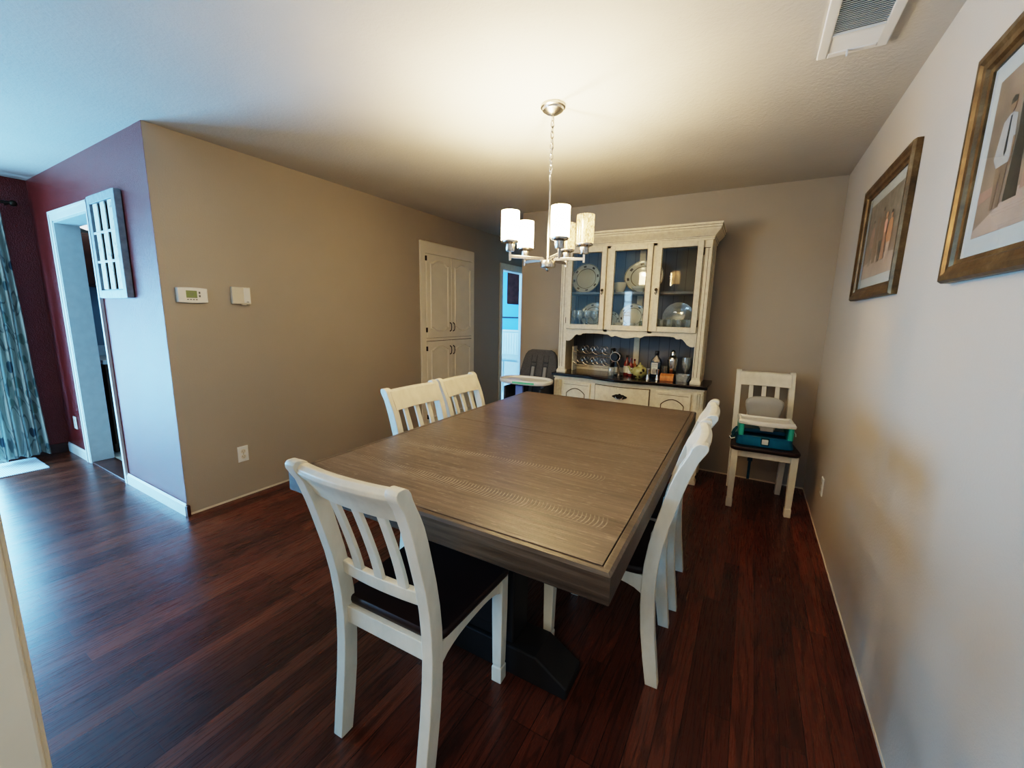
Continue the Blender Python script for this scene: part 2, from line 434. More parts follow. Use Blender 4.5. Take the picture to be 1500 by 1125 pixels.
# the partition wears beige on the dining side; its red end face belongs to wall_front
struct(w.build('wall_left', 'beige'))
struct(M().box(XF - .12, -2.10, YEND, YEND + .12, 0, H).build('wall_end', 'cool_wall'))
OX0, OX1, OZ = -4.955, -4.172, 2.05
w = M().box(XF, OX0, YC, YC + .135, 0, H).box(OX1, XL - .12, YC, YC + .135, 0, H).box(OX0, OX1, YC, YC + .135, OZ, H)
w.box(XL - .12, XL - .0012, YC - .0015, YC, 0, H)
struct(w.build('wall_front', 'red'))
WY0, WY1, WZ = -1.25, .74, 2.03
w = M().box(XF - .12, XF, YREAR, WY0, 0, H).box(XF - .12, XF, WY1, YEND, 0, H).box(XF - .12, XF, WY0, WY1, WZ, H)
struct(w.build('wall_patio', 'red'))
RX0, RX1, RZ0, RZ1 = -5.35, -4.15, .75, 2.05
SX0, SX1, SZ0, SZ1 = -2.60, -2.40, 1.16, 1.96
w = M().box(XF - .12, RX0, YREAR - .12, YREAR, 0, H).box(RX1, SX0, YREAR - .12, YREAR, 0, H).box(SX1, XR, YREAR - .12, YREAR, 0, H).box(SX0, SX1, YREAR - .12, YREAR, 0, SZ0).box(SX0, SX1, YREAR - .12, YREAR, SZ1, H).box(RX0, RX1, YREAR - .12, YREAR, 0, RZ0).box(RX0, RX1, YREAR - .12, YREAR, RZ1, H)
struct(w.build('wall_rear', 'beige_lit'))
# kitchen behind the red wall, blue room behind the doorway
struct(M().box(XF, XL - .12, 4.2, 4.3, 0, H).build('wall_kitchen_end', 'cool_wall'))
struct(M().box(XF, XL - .121, YC + .136, 4.2, .0, .012).build('floor_kitchen', 'tile'))
struct(M().box(XF + .001, XF + .012, YC + .136, 4.2, .012, H).build('wall_kitchen_left', 'kitchen_wall'))
struct(M().box(XF, XL - .121, 4.3, YEND, .0, .012).build('floor_bathroom', 'bead'))
struct(M().box(XF + .013, -4.6, YC + .136, 4.2, 2.0955, H - .001).build('ceiling_soffit', 'ceiling'))
struct(M().box(XF + .001, XL - .121, YEND - .012, YEND - .001, .012, 1.06).build('wall_wainscot', 'bead'))
m = M()
for i in range(44): m.box(XF + .01 + i * .055, XF + .012 + i * .055 + .004, YEND - .016, YEND - .0125, .15, 1.03)
struct(m.build('trim_1', 'white_trim'))
struct(M().box(XF + .001, XL - .121, YEND - .045, YEND - .013, 1.06, 1.10).build('trim_2', 'white_trim', bevel=.006))

# baseboards on the red walls
bb = [(YC - .015, 0), (YC - .0016, 0), (YC - .0016, .085), (YC - .006, .088), (YC - .012, .07), (YC - .015, .07)]
struct(M().prism(bb, 'x', -4.138, XL).build('baseboard_front', 'white_trim'))
struct(M().prism(bb, 'x', XF + .001, -5.03).build('baseboard_patio_corner', 'white_trim'))
struct(M().box(XF, XF + .014, WY1 + .01, YC - .016, 0, .085).build('baseboard_patio', 'darkwood'))
struct(M().box(XL, XL + .028, YC - .013, YC + .008, 0, .078).build('trim_3', 'darkwood', bevel=.006))
# thin raw plaster line at the foot of the beige walls
struct(M().box(XL, XL + .0025, YC + .012, YEND - .2, 0, .014).build('trim_4', 'ivory_plastic'))
struct(M().box(-2.2, XR, YB - .004, YB, 0, .012).build('trim_5', 'ivory_plastic'))
struct(M().box(XR - .004, XR, .0, YB, 0, .012).build('trim_6', 'ivory_plastic'))

# cased opening to the kitchen
def casing_x(name, x0, x1, zt, y, wd, matn, t=.018):
    m = M()
    m.box(x0 - wd, x0, y - t, y, 0, zt + wd).box(x1, x1 + .032, y - t, y, 0, zt + wd).box(x0, x1, y - t, y, zt, zt + wd)
    for a, b in ((x0 - wd, x0 - wd + .018),): m.box(a, b, y - t - .006, y - t, 0, zt + wd)
    m.box(x0 - wd, x1 + .032, y - t - .006, y - t, zt + wd - .018, zt + wd)
    return m.build(name, matn, bevel=.003)
struct(casing_x('door_1', OX0, OX1, OZ, YC - .0005, .068, 'white_trim'))
m = M().box(OX0 - .001, OX0 + .018, YC - .015, YC + .137, 0, OZ).box(OX1 - .018, OX1 + .001, YC - .015, YC + .137, 0, OZ).box(OX0, OX1, YC - .015, YC + .137, OZ - .018, OZ + .001)
struct(m.build('trim_7', 'counter_grey', bevel=.002))
struct(M().box(OX0 + .018, OX1 - .018, YC - .01, YC + .14, 0, .014).build('trim_8', 'darkwood', bevel=.004))
# cased doorway to the blue room, in the left wall
m = M(); X = XL + .0005
m.box(X, X + .016, DY0 - .075, DY0, 0, DZ + .075).box(X, X + .016, DY1, DY1 + .075, 0, DZ + .075).box(X, X + .016, DY0, DY1, DZ, DZ + .075)
struct(m.build('door_2', 'chair', bevel=.003))
m = M().box(XL - .13, XL + .006, DY0 - .001, DY0 + .015, 0, DZ).box(XL - .13, XL + .006, DY1 - .015, DY1 + .001, 0, DZ).box(XL - .13, XL + .006, DY0, DY1, DZ - .015, DZ)
struct(m.build('trim_9', 'white_trim'))

# patio sliding door (frame and two panes)
m = M()
for a, b in ((WY0, WY0 + .06), (-.42, -.34), (WY1 - .06, WY1)): m.box(XF - .09, XF - .03, a, b, .05, WZ)
m.box(XF - .09, XF - .03, WY0, WY1, WZ - .07, WZ).box(XF - .10, XF - .01, WY0, WY1, 0, .06)
dr = struct(m.build('door_3', 'white_trim', bevel=.003))
OFF[0] = Vector((0, 0, 0))
M().box(XF - .064, XF - .060, WY0 + .06, -.42, .06, WZ - .07).build('glass_pane', 'pane', dr)
M().box(XF - .064, XF - .060, -.34, WY1 - .06, .06, WZ - .07).build('glass_pane', 'pane', dr)
# unseen window added behind the camera for cool fill light
m = M()
for a, b in ((RX0, RX0 + .05), (-4.78, -4.72), (RX1 - .05, RX1)): m.box(a, b, YREAR - .09, YREAR - .03, RZ0, RZ1)
m.box(RX0, RX1, YREAR - .09, YREAR - .03, RZ0, RZ0 + .05).box(RX0, RX1, YREAR - .09, YREAR - .03, RZ1 - .05, RZ1)
wn = struct(m.build('fill_window_1', 'white_trim', bevel=.003))
M().box(RX0 + .05, RX1 - .05, YREAR - .064, YREAR - .06, RZ0 + .05, RZ1 - .05).build('glass_pane', 'pane', wn)

m = M().box(SX0, SX0 + .02, YREAR - .09, YREAR - .03, SZ0, SZ1).box(SX1 - .02, SX1, YREAR - .09, YREAR - .03, SZ0, SZ1)
for z_ in (SZ0, SZ0 + .24, SZ0 + .30, SZ1 - .26, SZ1 - .02): m.box(SX0 + .02, SX1 - .02, YREAR - .09, YREAR - .03, z_, z_ + .02)
wn = struct(m.build('window_2', 'white_trim', bevel=.003))
M().box(SX0 + .02, SX1 - .02, YREAR - .064, YREAR - .06, SZ0 + .02, SZ1 - .02).build('glass_pane', 'pane', wn)

# near cased opening whose white edge runs up the left of the view
dx, dy = -1.709, .186
k = .42
px_, py_ = dx * k, dy * k
struct(M().box(-1.55, px_ - .075, py_ - .09, py_ - .006, 0, H).build('wall_near', 'beige_lit'))
m = M().box(px_ - .095, px_ + .0, py_ - .105, py_ - .0, 0, H - .001).box(px_ - .095, px_ - .03, py_, py_ + .008, 0, H - .001)
struct(m.build('door_4', 'ivory_plastic', bevel=.004))

# ================================================================== KITCHEN GLIMPSE
t = thing('kitchen_base_cabinet', 'brown wooden kitchen base cabinet under the pale counter, seen through the cased opening', 'cabinet', (-5.3, 1.95, .012), world=True)
M().box(XF + .02, -5.05, 1.32, 2.6, .10, .86).box(XF + .02, -5.10, 1.32, 2.6, .012, .10).build('body', 'midwood', t, bevel=.002)
for y in (1.34, 1.76, 2.18):
    d = M().box(-5.05, -5.032, y, y + .40, .12, .66).build('door', 'midwood', t, bevel=.006)
    M().box(-5.032, -5.028, y + .05, y + .35, .17, .61).build('panel', 'darkwood', d, bevel=.003)
    M().box(-5.05, -5.032, y, y + .40, .69, .84).build('drawer', 'midwood', t, bevel=.006)
t = recenter(M().box(XF + .02, -5.02, 1.30, 2.62, .86, .90).box(XF + .02, XF + .04, 1.30, 2.62, .90, 1.0).build('kitchen_countertop', 'counter_grey', bevel=.005))
tag(t, 'pale grey laminate kitchen countertop on the brown base cabinet', 'countertop')
t = thing('kitchen_wall_cabinet', 'very dark wooden kitchen wall cabinet below the white light, seen through the cased opening', 'cabinet', (-5.4, 1.95, 1.56), world=True)
M().box(XF + .02, -5.28, 1.32, 2.6, 1.56, 2.03).build('body', 'darkwood', t, bevel=.002)
for y in (1.34, 1.76, 2.18):
    M().box(-5.28, -5.262, y, y + .40, 1.58, 2.01).build('door', 'darkwood', t, bevel=.006)
m = M(); m.loft([[(-5.20, 1.30, 2.095), (-4.95, 1.30, 2.095), (-4.95, 2.3, 2.095), (-5.20, 2.3, 2.095)], [(-5.19, 1.31, 2.06), (-4.96, 1.31, 2.06), (-4.96, 2.29, 2.06), (-5.19, 2.29, 2.06)], [(-5.14, 1.35, 2.035), (-5.01, 1.35, 2.035), (-5.01, 2.25, 2.035), (-5.14, 2.25, 2.035)]])
tag(recenter(m.build('kitchen_ceiling_light', 'kitchen_lamp', bevel=.006)), 'long white ceiling light under the kitchen soffit', 'light')
m = M().lathe([(.03, 0), (.045, .04), (.045, .12), (.02, .17), (.015, .2)], (-5.33, 1.47, .90), 16)
tag(recenter(m.build('soap_bottle', 'black', smooth=True)), 'small dark bottle on the pale kitchen countertop', 'bottle')

# ================================================================== BLUE ROOM GLIMPSE
t = thing('bathroom_wall_cabinet', 'dark brown wall cabinet hung high on the bright blue wall beyond the doorway', 'cabinet', (-3.6, 6.45, 1.535), world=True)
M().box(-3.80, XL - .14, 6.32, YEND - .013, 1.56, 2.25).build('body', 'walnut', t, bevel=.003)
d = M().box(-3.795, -3.46, 6.30, 6.32, 1.575, 2.235).build('door', 'walnut', t, bevel=.005)
M().ell((-3.50, 6.288, 1.65), .012, .014, .012).build('knob', 'bronze_dark', d, smooth=True)
tag(recenter(M().tube([(-4.3, YEND - .03, 1.325), (-3.3, YEND - .03, 1.325)], .011, 8).box(-4.25, -4.22, YEND - .04, YEND - .0125, 1.31, 1.34).box(-3.40, -3.37, YEND - .04, YEND - .0125, 1.31, 1.34).build('towel_bar', 'bronze_dark', smooth=True)), 'thin dark bar across the blue wall beyond the doorway', 'towel bar')
t = thing('bath_vanity', 'white low vanity with pale marble top under the beadboard beyond the doorway', 'vanity', (-3.8, 6.3, .012), world=True)
M().box(-4.5, XL - .16, 6.08, YEND - .02, .012, .60).build('body', 'bead', t, bevel=.004)
M().box(-4.53, XL - .15, 6.04, YEND - .018, .60, .64).build('countertop', 'counter_grey', t, bevel=.006)
for x in (-4.48, -4.08, -3.68):
    d = M().box(x, x + .37, 6.062, 6.08, .05, .57).build('door', 'white_trim', t, bevel=.005)
    M().ell((x + .33, 6.052, .45), .012, .012, .012).build('knob', 'nickel', d, smooth=True)

# ================================================================== PANTRY (built into the left wall)
PY0, PY1, PZ1 = 3.400, 4.386, 2.144
t = thing('pantry_cabinet', 'tall cream pantry cabinet with four arched panel doors set in the beige wall', 'cabinet', (XL, 3.89, 0), world=True)
def arch(y0, y1, z0, z1, top=True, d=.03, n=14):
    # panel outline with shouldered arch at the top (and a mirrored one at the foot when asked)
    pts = []
    def edge(s):
        w_ = (y1 - y0); L = []
        for i in range(n + 1):
            u = i / n; q = abs(2 * u - 1)
            h = d * (1 - min(1, (q / .82)) ** 2.6) if q < .82 else 0
            L.append((y0 + w_ * u, h))
        return L
    up = [(y, z1 - d + h) for y, h in edge(1)]
    dn = [(y, z0 + (0 if top else d - h)) for y, h in edge(1)]
    return up + dn[::-1]
X = XL + .0005
fr = M().box(X, X + .020, PY0, PY0 + .078, 0, PZ1).box(X, X + .020, PY1 - .042, PY1, 0, PZ1).box(X, X + .020, PY0 + .078, PY1 - .042, 2.02, PZ1).box(X, X + .020, PY0 + .078, PY1 - .042, 1.068, 1.098).box(X, X + .020, PY0 + .078, PY1 - .042, 0, .10)
fr.build('frame', 'pantry', t, bevel=.003)
M().box(X, X + .008, PY0 + .07, PY1 - .04, .08, 2.04).build('back_panel', 'glaze', t)
ym = 3.911
for (a, b) in ((PY0 + .083, ym - .002), (ym + .002, PY1 - .047)):
    for (z0, z1, lower) in ((1.102, 2.015, False), (.105, 1.062, True)):
        d = M().box(X + .009, X + .030, a, b, z0, z1).build('door', 'pantry', t, bevel=.003)
        P = arch(a + .055, b - .055, z0 + .06, z1 - .055, top=lower, d=.042)
        m = M(); n_ = len(P); cy = sum(p[0] for p in P) / n_; cz = sum(p[1] for p in P) / n_
        sh = lambda k: [(cy + (p[0] - cy) * (1 - k / (b - a) * 2.4), cz + (p[1] - cz) * (1 - k / (z1 - z0) * 2.2)) for p in P]
        Q, Q2 = sh(.010), sh(.026)
        m.loft([[(X + .0301, p[0], p[1]) for p in P], [(X + .0415, p[0], p[1]) for p in Q], [(X + .031, p[0], p[1]) for p in Q2]], cap=False)
        m.build('panel_moulding', 'pantry', d, smooth=False)
        near_mid = b if a < ym - .1 else a
        hy = b - .028 if a < ym - .1 else a + .028
        hz = 1.17 if not lower else .895
        pth = [(X + .030, hy, hz), (X + .050, hy, hz + .012), (X + .056, hy, hz + .05), (X + .050, hy, hz + .088), (X + .030, hy, hz + .10)]
        M().tube(pth, [.007, .0055, .005, .0055, .007], 8).build('handle', 'bronze_dark', d, smooth=True)
        if a < ym - .1:
            for hz2 in ((z1 - .05, z0 + .09) if not lower else (z1 - .08, z0 + .09)):
                M().box(X + .0205, X + .034, a - .014, a + .006, hz2 - .026, hz2 + .026).build('hinge', 'bronze_dark', d, bevel=.002)

# ================================================================== DINING TABLE
TZ = .770
TC = (-.888, 1.895); TROT = R(.9); TW, TL = 1.278, 2.02
t = thing('dining_table', 'large rectangular brown plank dining table with rough-sawn top on dark trestle feet', 'table', (TC[0], TC[1], 0), TROT)
hw, hl = TW / 2, TL / 2
g = .027
M().box(-hw + g + .0025, hw - g - .0025, -hl + g + .0025, -.0012, TZ - .02, TZ).box(-hw + g + .0025, hw - g - .0025, .0012, hl - g - .0025, TZ - .02, TZ).build('tabletop', 'table_top', t, bevel=.0012)
m = M()
rim = lambda o, z: [(-hw + o, -hl + o, z), (hw - o, -hl + o, z), (hw - o, hl - o, z), (-hw + o, hl - o, z)]
m.loft([rim(g, TZ - .03), rim(g, TZ - .002), rim(g - .004, TZ - .001), rim(.008, TZ - .001), rim(0, TZ - .008), rim(0, TZ - .083), rim(.003, TZ - .087), rim(.03, TZ - .087), rim(.03, TZ - .03)], cap=False)
m.build('edge_band', 'table_edge', t)
M().box(-hw + .02, hw - .02, -hl + .02, hl - .02, TZ - .034, TZ - .021).build('underboard', 'pedestal', t)
for s in (-1, 1):
    yc = s * .62
    y0, y1 = yc - .075, yc + .075
    pr = [(-.43, 0), (.43, 0), (.43, .045), (.30, .12), (-.30, .12), (-.43, .045)]
    M().prism(pr, 'y', y0, y1).build('trestle_foot', 'pedestal', t, bevel=.006)
    M().box(-.20, .20, yc - .06, yc + .06, .12, .62).box(-.17, .17, yc - .068, yc + .068, .17, .57).build('column', 'pedestal', t, bevel=.006)
    M().prism([(-.42, .683), (.42, .683), (.42, .66), (.25, .62), (-.25, .62), (-.42, .66)], 'y', yc - .05, yc + .05).build('crossbar', 'pedestal', t, bevel=.004)
M().box(-.05, .05, -.56, .56, .16, .30).build('stretcher', 'pedestal', t, bevel=.006)

# ================================================================== CHAIRS
PR = [  # z, front y, rear y of the back post
    (0, -.212, -.258), (.10, -.196, -.246), (.22, -.180, -.231), (.33, -.172, -.222), (.42, -.170, -.219), (.50, -.174, -.223),
    (.58, -.184, -.232), (.66, -.199, -.247), (.73, -.217, -.266), (.80, -.237, -.287), (.85, -.254, -.303), (.89, -.272, -.318),
    (.92, -.288, -.330), (.945, -.300, -.346), (.962, -.306, -.356), (.974, -.315, -.357), (.981, -.326, -.352), (.983, -.334, -.345)]
def lean(z): return .010 * max(0, (z - .70) / .28)
PR = [(z * .994, f + lean(z), r + lean(z)) for z, f, r in PR]
def post_x(z): return .172 + .013 * (z / .97)
def make_chair(label, loc, rz, group):
    t = thing('dining_chair', label, 'chair', loc, rz, group)
    # seat
    P = []
    def rc(cx, cy, r, a0, a1, n=6):
        for i in range(n + 1):
            a = R(a0 + (a1 - a0) * i / n); P.append((cx + r * math.cos(a), cy + r * math.sin(a)))
    rc(.175, .185, .042, 0, 90); rc(-.175, .185, .042, 90, 180)
    rc(-.155, -.145, .045, 180, 265); rc(.155, -.145, .045, 275, 360)
    def ringz(z, k): return [(p[0] * k, (p[1] - .02) * k + .02, z) for p in P]
    M().loft([ringz(.447, .965), ringz(.450, .985), ringz(.462, 1.0), ringz(.472, .995), ringz(.477, .975), ringz(.4765, .90), ringz(.473, .6)]).build('seat', 'seat', t, smooth=True)
    # back posts / rear legs
    for s in (-1, 1):
        rings = []
        for z, f, r in PR:
            x = post_x(z); w_ = .019
            rings.append([(s * (x - w_), f, z), (s * (x + w_), f, z), (s * (x + w_), r, z), (s * (x - w_), r, z)])
        M().loft(rings).build('back_post', 'chair', t, bevel=.004, smooth=True)
    # crest rail, bowed back in the middle, with a rolled top
    def cf(u):
        return -.016 * (1 - u * u)
    def crest(u):
        x = u * .178; b = cf(u) + .009
        return [(x, -.262 + b, .862), (x, -.272 + b, .890), (x, -.286 + b, .915), (x, -.296 + b, .935), (x, -.305 + b, .960), (x, -.317 + b, .966), (x, -.333 + b, .967),
                (x, -.345 + b, .957), (x, -.345 + b, .944), (x, -.335 + b, .930), (x, -.321 + b, .915), (x, -.306 + b, .890), (x, -.292 + b, .862)]
    M().loft([crest(-1 + 2 * i / 10) for i in range(11)]).build('top_rail', 'chair', t, smooth=True, bevel=.002)
    # lower rail
    def low(u):
        x = u * .172; b = cf(u) * .7
        return [(x, -.184 + b, .570), (x, -.187 + b, .613), (x, -.210 + b, .613), (x, -.207 + b, .570)]
    M().loft([low(-1 + 2 * i / 8) for i in range(9)]).build('lower_rail', 'chair', t, smooth=True, bevel=.003)
    # three slats
    for u in (-.5, 0, .5):
        rings = []
        for i in range(8):
            q = i / 7; z = .600 + (.875 - .600) * q
            y = -.199 + cf(u) * .7 - (.078 * q ** 1.25) + cf(u) * .3 * q
            xw = .0175 - .003 * q; xc = u * .176 * (1 + .03 * q)
            rings.append([(xc - xw, y + .006, z), (xc + xw, y + .006, z), (xc + xw, y - .007, z), (xc - xw, y - .007, z)])
        M().loft(rings).build('slat', 'chair', t, bevel=.002, smooth=True)
    # aprons
    M().box(-.165, .165, .172, .192, .395, .448).build('front_apron', 'chair', t, bevel=.002)
    M().box(-.160, .160, -.205, -.184, .392, .450).build('rear_apron', 'chair', t, bevel=.002)
    for s in (-1, 1):
        pts = [(-.175, .448), (.178, .448), (.178, .372)]
        for i in range(1, 12):
            q = i / 12; pts.append((.178 - .353 * q, .405 - .033 * abs(2 * q - 1) ** 3 + .004))
        pts.append((-.175, .372))
        xa, xb = sorted((s * .176, s * .194))
        M().prism(pts, 'x', xa, xb).build('side_apron', 'chair', t, bevel=.002)
    # front legs
    for s in (-1, 1):
        cx, cy = s * .184, .188
        sq = lambda h, z: [(cx - h, cy - h, z), (cx + h, cy - h, z), (cx + h, cy + h, z), (cx - h, cy + h, z)]
        M().loft([sq(.0195, 0), sq(.0205, .006), sq(.0205, .062), sq(.0175, .067), sq(.0175, .072), sq(.0185, .078), sq(.0215, .30), sq(.0215, .448)]).build('front_leg', 'chair', t, bevel=.002)
    return t
CG = 'white slat-back dining chairs'
near = make_chair('white slat-back dining chair at the near end of the table, back to the camera', (-.882, .966, 0), R(2.4), CG)
dup(near, (-.438, 1.610, 0), R(93), 'white dining chair, nearer of the two on the right side of the table', CG)
dup(near, (-.442, 2.085, 0), R(93), 'white dining chair, farther of the two on the right side of the table', CG)
dup(near, (-1.340, 1.705, 0), R(-91), 'white dining chair, nearer of the two on the left side of the table', CG)
dup(near, (-1.345, 2.150, 0), R(-88), 'white dining chair, farther of the two on the left side of the table', CG)
BC = (.150, 3.520); BR = R(180 + 4)
booster_chair = dup(near, (BC[0], BC[1], 0), BR, 'white dining chair in the far right corner carrying the teal booster seat', CG)

# ================================================================== BOOSTER SEAT
t = thing('booster_seat', 'teal child booster seat with white tray and grey back, on the corner chair', 'booster seat', (BC[0], BC[1], .4775), BR)
def rrect(x0, x1, y0, y1, r, z, n=5):
    o = []
    for cx, cy, a in ((x1 - r, y1 - r, 0), (x0 + r, y1 - r, 90), (x0 + r, y0 + r, 180), (x1 - r, y0 + r, 270)):
        for i in range(n + 1):
            q = R(a + 90 * i / n); o.append((cx + r * math.cos(q), cy + r * math.sin(q), z))
    return o
M().loft([rrect(-.178, .178, -.145, .165, .04, 0), rrect(-.180, .180, -.147, .168, .04, .008), rrect(-.170, .170, -.14, .158, .04, .05), rrect(-.172, .172, -.14, .160, .04, .068), rrect(-.150, .150, -.12, .13, .04, .070), rrect(-.14, .14, -.11, .12, .04, .055)]).build('base', 'teal_deep', t, smooth=True)
for s in (-1, 1):
    x0, x1 = sorted((s * .135, s * .170))
    M().loft([rrect(x0, x1, -.10, .150, .015, .066), rrect(x0, x1, -.10, .150, .015, .125), rrect(x0 + (0 if s > 0 else 0), x1, -.09, .145, .015, .150)]).build('arm', 'teal_green', t, smooth=True)
M().box(-.135, .135, -.10, .05, .07, .100).build('seat_cushion', 'teal_deep', t, bevel=.01)
# tray: front bows forward
def tray(k, z, in_=0):
    o = []
    n = 16
    for i in range(n + 1):
        u = -1 + 2 * i / n; o.append((u * (.178 - in_), .150 + .035 * (1 - u * u) - in_, z))
    for i in range(n + 1):
        u = 1 - 2 * i / n; o.append((u * (.178 - in_), -.03 + .0 * u + in_ * .8 - .02 * (abs(u) ** 6), z))
    return o
tr = M().loft([tray(0, .152, .012), tray(0, .156, .002), tray(0, .172, 0), tray(0, .186, .008), tray(0, .188, .016), tray(0, .178, .026)]).build('tray', 'white_plastic', t, smooth=True)
M().box(-.040, .040, .160, .178, .120, .153).box(-.05, .05, .155, .171, .140, .155).build('tray_latch', 'grey_plastic', tr, bevel=.004)
# back rest
def bk(z, w_, y, th, r):
    return rrect(-w_, w_, y - th, y + th, min(r, th * .95), z)
m = M(); prof = [(.07, .085), (.11, .092), (.15, .100), (.19, .112), (.23, .124), (.26, .130), (.285, .126), (.303, .108), (.316, .075), (.320, .035)]
m.loft([bk(z, w_, -.118 - .05 * (z - .07), .022 if z < .30 else .016, .022) for z, w_ in prof])
m.build('backrest', 'grey_plastic', t, smooth=True)
M().box(-.020, .020, .164, .172, .020, .058).build('buckle', 'white_plastic', t, bevel=.004)
M().box(-.026, .026, .160, .167, .012, .068).build('buckle_slot', 'teal_strap', t, bevel=.002)
m = M().tube([(.17, .02, .05), (.20, .05, .045), (.215, .07, .02), (.205, .03, .004), (.19, -.02, .004)], .013, 6, flat=.4)
m.tube([(.172, -.01, .09), (.19, .01, .07), (.20, .04, .05), (.19, .06, .03)], .012, 6, flat=.4)
m.build('side_strap', 'teal_strap', t, smooth=True)
M().tube([(.185, .075, .022), (.21, .085, .016), (.222, .07, .03)], .004, 6).build('strap_clip', 'white_plastic', t, smooth=True)
M().tube([(-.173, .08, .13), (-.185, .10, .11), (-.188, .10, .09)], .004, 6).build('tray_hook', 'white_plastic', t, smooth=True)
m = M().box(.055, .073, .0, .004, -.31, -.085).box(.048, .080, -.004, .008, -.165, -.095)
m.build('hanging_strap', 'teal_strap', t, bevel=.001)

# ================================================================== HIGH CHAIR
HC = (-1.835, 3.46)
t = thing('high_chair', 'grey padded high chair with white oval tray standing left of the hutch', 'high chair', (HC[0], HC[1], 0), R(2))
def hb(z, w_, y, th=.022): return rrect(-w_, w_, y - th, y + th, .018, z)
m = M(); prof = [(.56, .185), (.62, .205), (.70, .214), (.78, .212), (.86, .200), (.93, .186), (.98, .172), (1.012, .150), (1.030, .110)]
m.loft([hb(z, w_, .20 + (z - .56) * .26, .024 if z < 1.0 else .015) for z, w_ in prof]).build('backrest', 'grey_fabric', t, smooth=True)
for x in (-.088, -.03, .045, .10):
    M().loft([[(x - .0015, .176 + (z - .56) * .26 - .003, z), (x + .0015, .176 + (z - .56) * .26 - .003, z), (x + .0015, .176 + (z - .56) * .26 + .004, z), (x - .0015, .176 + (z - .56) * .26 + .004, z)] for z in (.60, .80, .98)]).build('seam', 'black', t)
for x in (-.058, .075):
    f = lambda z: .176 + (z - .56) * .26
    m = M()
    for z in (.905, .865): m.box(x - .022, x + .022, f(z) - .006, f(z) + .004, z - .005, z + .005)
    m.build('strap_slot', 'black', t, bevel=.001)
    m = M().loft([[(x - .016, f(z) - .012, z), (x + .016, f(z) - .012, z), (x + .016, f(z) - .004, z), (x - .016, f(z) - .004, z)] for z in (.862, .80, .70, .60)])
    m.build('harness_strap', 'grey_fabric_light', t, bevel=.001)
M().loft([rrect(-.17, .17, -.13, .22, .05, .50), rrect(-.19, .19, -.15, .24, .05, .54), rrect(-.185, .185, -.14, .23, .05, .565)]).build('seat', 'grey_fabric', t, smooth=True)
for s in (-1, 1):
    M().loft([[(s * .175, -.12, z), (s * .198, -.12, z), (s * .198, .22, z), (s * .175, .22, z)] for z in (.54, .70)]).build('side_panel', 'grey_fabric', t, bevel=.008)
M().box(-.05, .03, -.16, -.13, .50, .725).build('crotch_post', 'periwinkle', t, bevel=.008)
def ov(k, z, dy=0):
    o = []
    for i in range(36):
        a = 2 * PI * i / 36; ca, sa = math.cos(a), math.sin(a)
        o.append((.264 * k * math.copysign(abs(ca) ** .8, ca), -.03 + dy + .165 * k * math.copysign(abs(sa) ** .75, sa), z))
    return o
ty = M().loft([ov(.90, .735), ov(.985, .742), ov(1.0, .755), ov(1.0, .770), ov(.975, .778), ov(.93, .774), ov(.90, .760), ov(.5, .758)]).build('tray', 'white_plastic', t, smooth=True)
m = M()
L = [ov(1.004, .748), ov(1.004, .766)]
idx = list(range(26, 31))
m.loft([[L[0][i] for i in idx] + [L[1][i] for i in reversed(idx)], [(p[0], p[1] + .004, p[2]) for p in [L[0][i] for i in idx] + [L[1][i] for i in reversed(idx)]]])
m.build('sticker', 'mint', ty)
for sx in (-1, 1):
    for sy in (-1, 1):
        M().tube([(sx * .16, .04 + sy * .10, .51), (sx * .235, .04 + sy * .25, .016)], [.015, .013], 10).build('leg', 'grey_plastic', t, smooth=True)
        M().lathe([(.018, 0), (.02, .01), (.016, .04)], (sx * .235, .04 + sy * .25, 0), 12).build('foot_cap', 'black', t, smooth=True)
M().tube([(-.20, -.13, .26), (.20, -.13, .26)], .010, 8).build('footrest', 'grey_plastic', t, smooth=True)

# ================================================================== HUTCH
HX0, HX1 = -1.590, -.330
YF, YBK = 3.620, 3.965
HB = .820
t = thing('china_hutch', 'tall distressed cream china hutch with three glass doors and a dark counter', 'hutch', (-.945, 3.77, 0), world=True)
def bow(x, y0, amt, half=.36, c=-.945):
    u = (x - c) / half
    return y0 - (amt * (math.cos(u * PI) + 1) / 2 if abs(u) < 1 else 0)
NX = 40
bx0, bx1 = -1.600, -.282
def bowed(x0, x1, y0, amt, yb, n=NX):
    f = [(x0 + (x1 - x0) * i / n, bow(x0 + (x1 - x0) * i / n, y0, amt)) for i in range(n + 1)]
    return f + [(x1, yb), (x0, yb)]
M().prism(bowed(bx0 + .01, bx1 - .01, 3.578, .05, YBK), 'z', .09, HB - .02).build('base_body', 'cream', t)
M().prism(bowed(bx0 - .005, bx1 + .005, 3.560, .055, YBK), 'z', HB - .022, HB - .002).build('counter_moulding', 'cream', t, bevel=.005)
M().prism(bowed(bx0 + .004, bx1 - .004, 3.570, .052, YBK), 'z', HB - .036, HB - .022).build('cove_moulding', 'cream', t, bevel=.004)
M().prism(bowed(bx0 - .022, bx1 + .022, 3.540, .058, YBK + .003), 'z', HB - .002, .845).build('countertop', 'hutch_dark', t, bevel=.005, smooth=True)
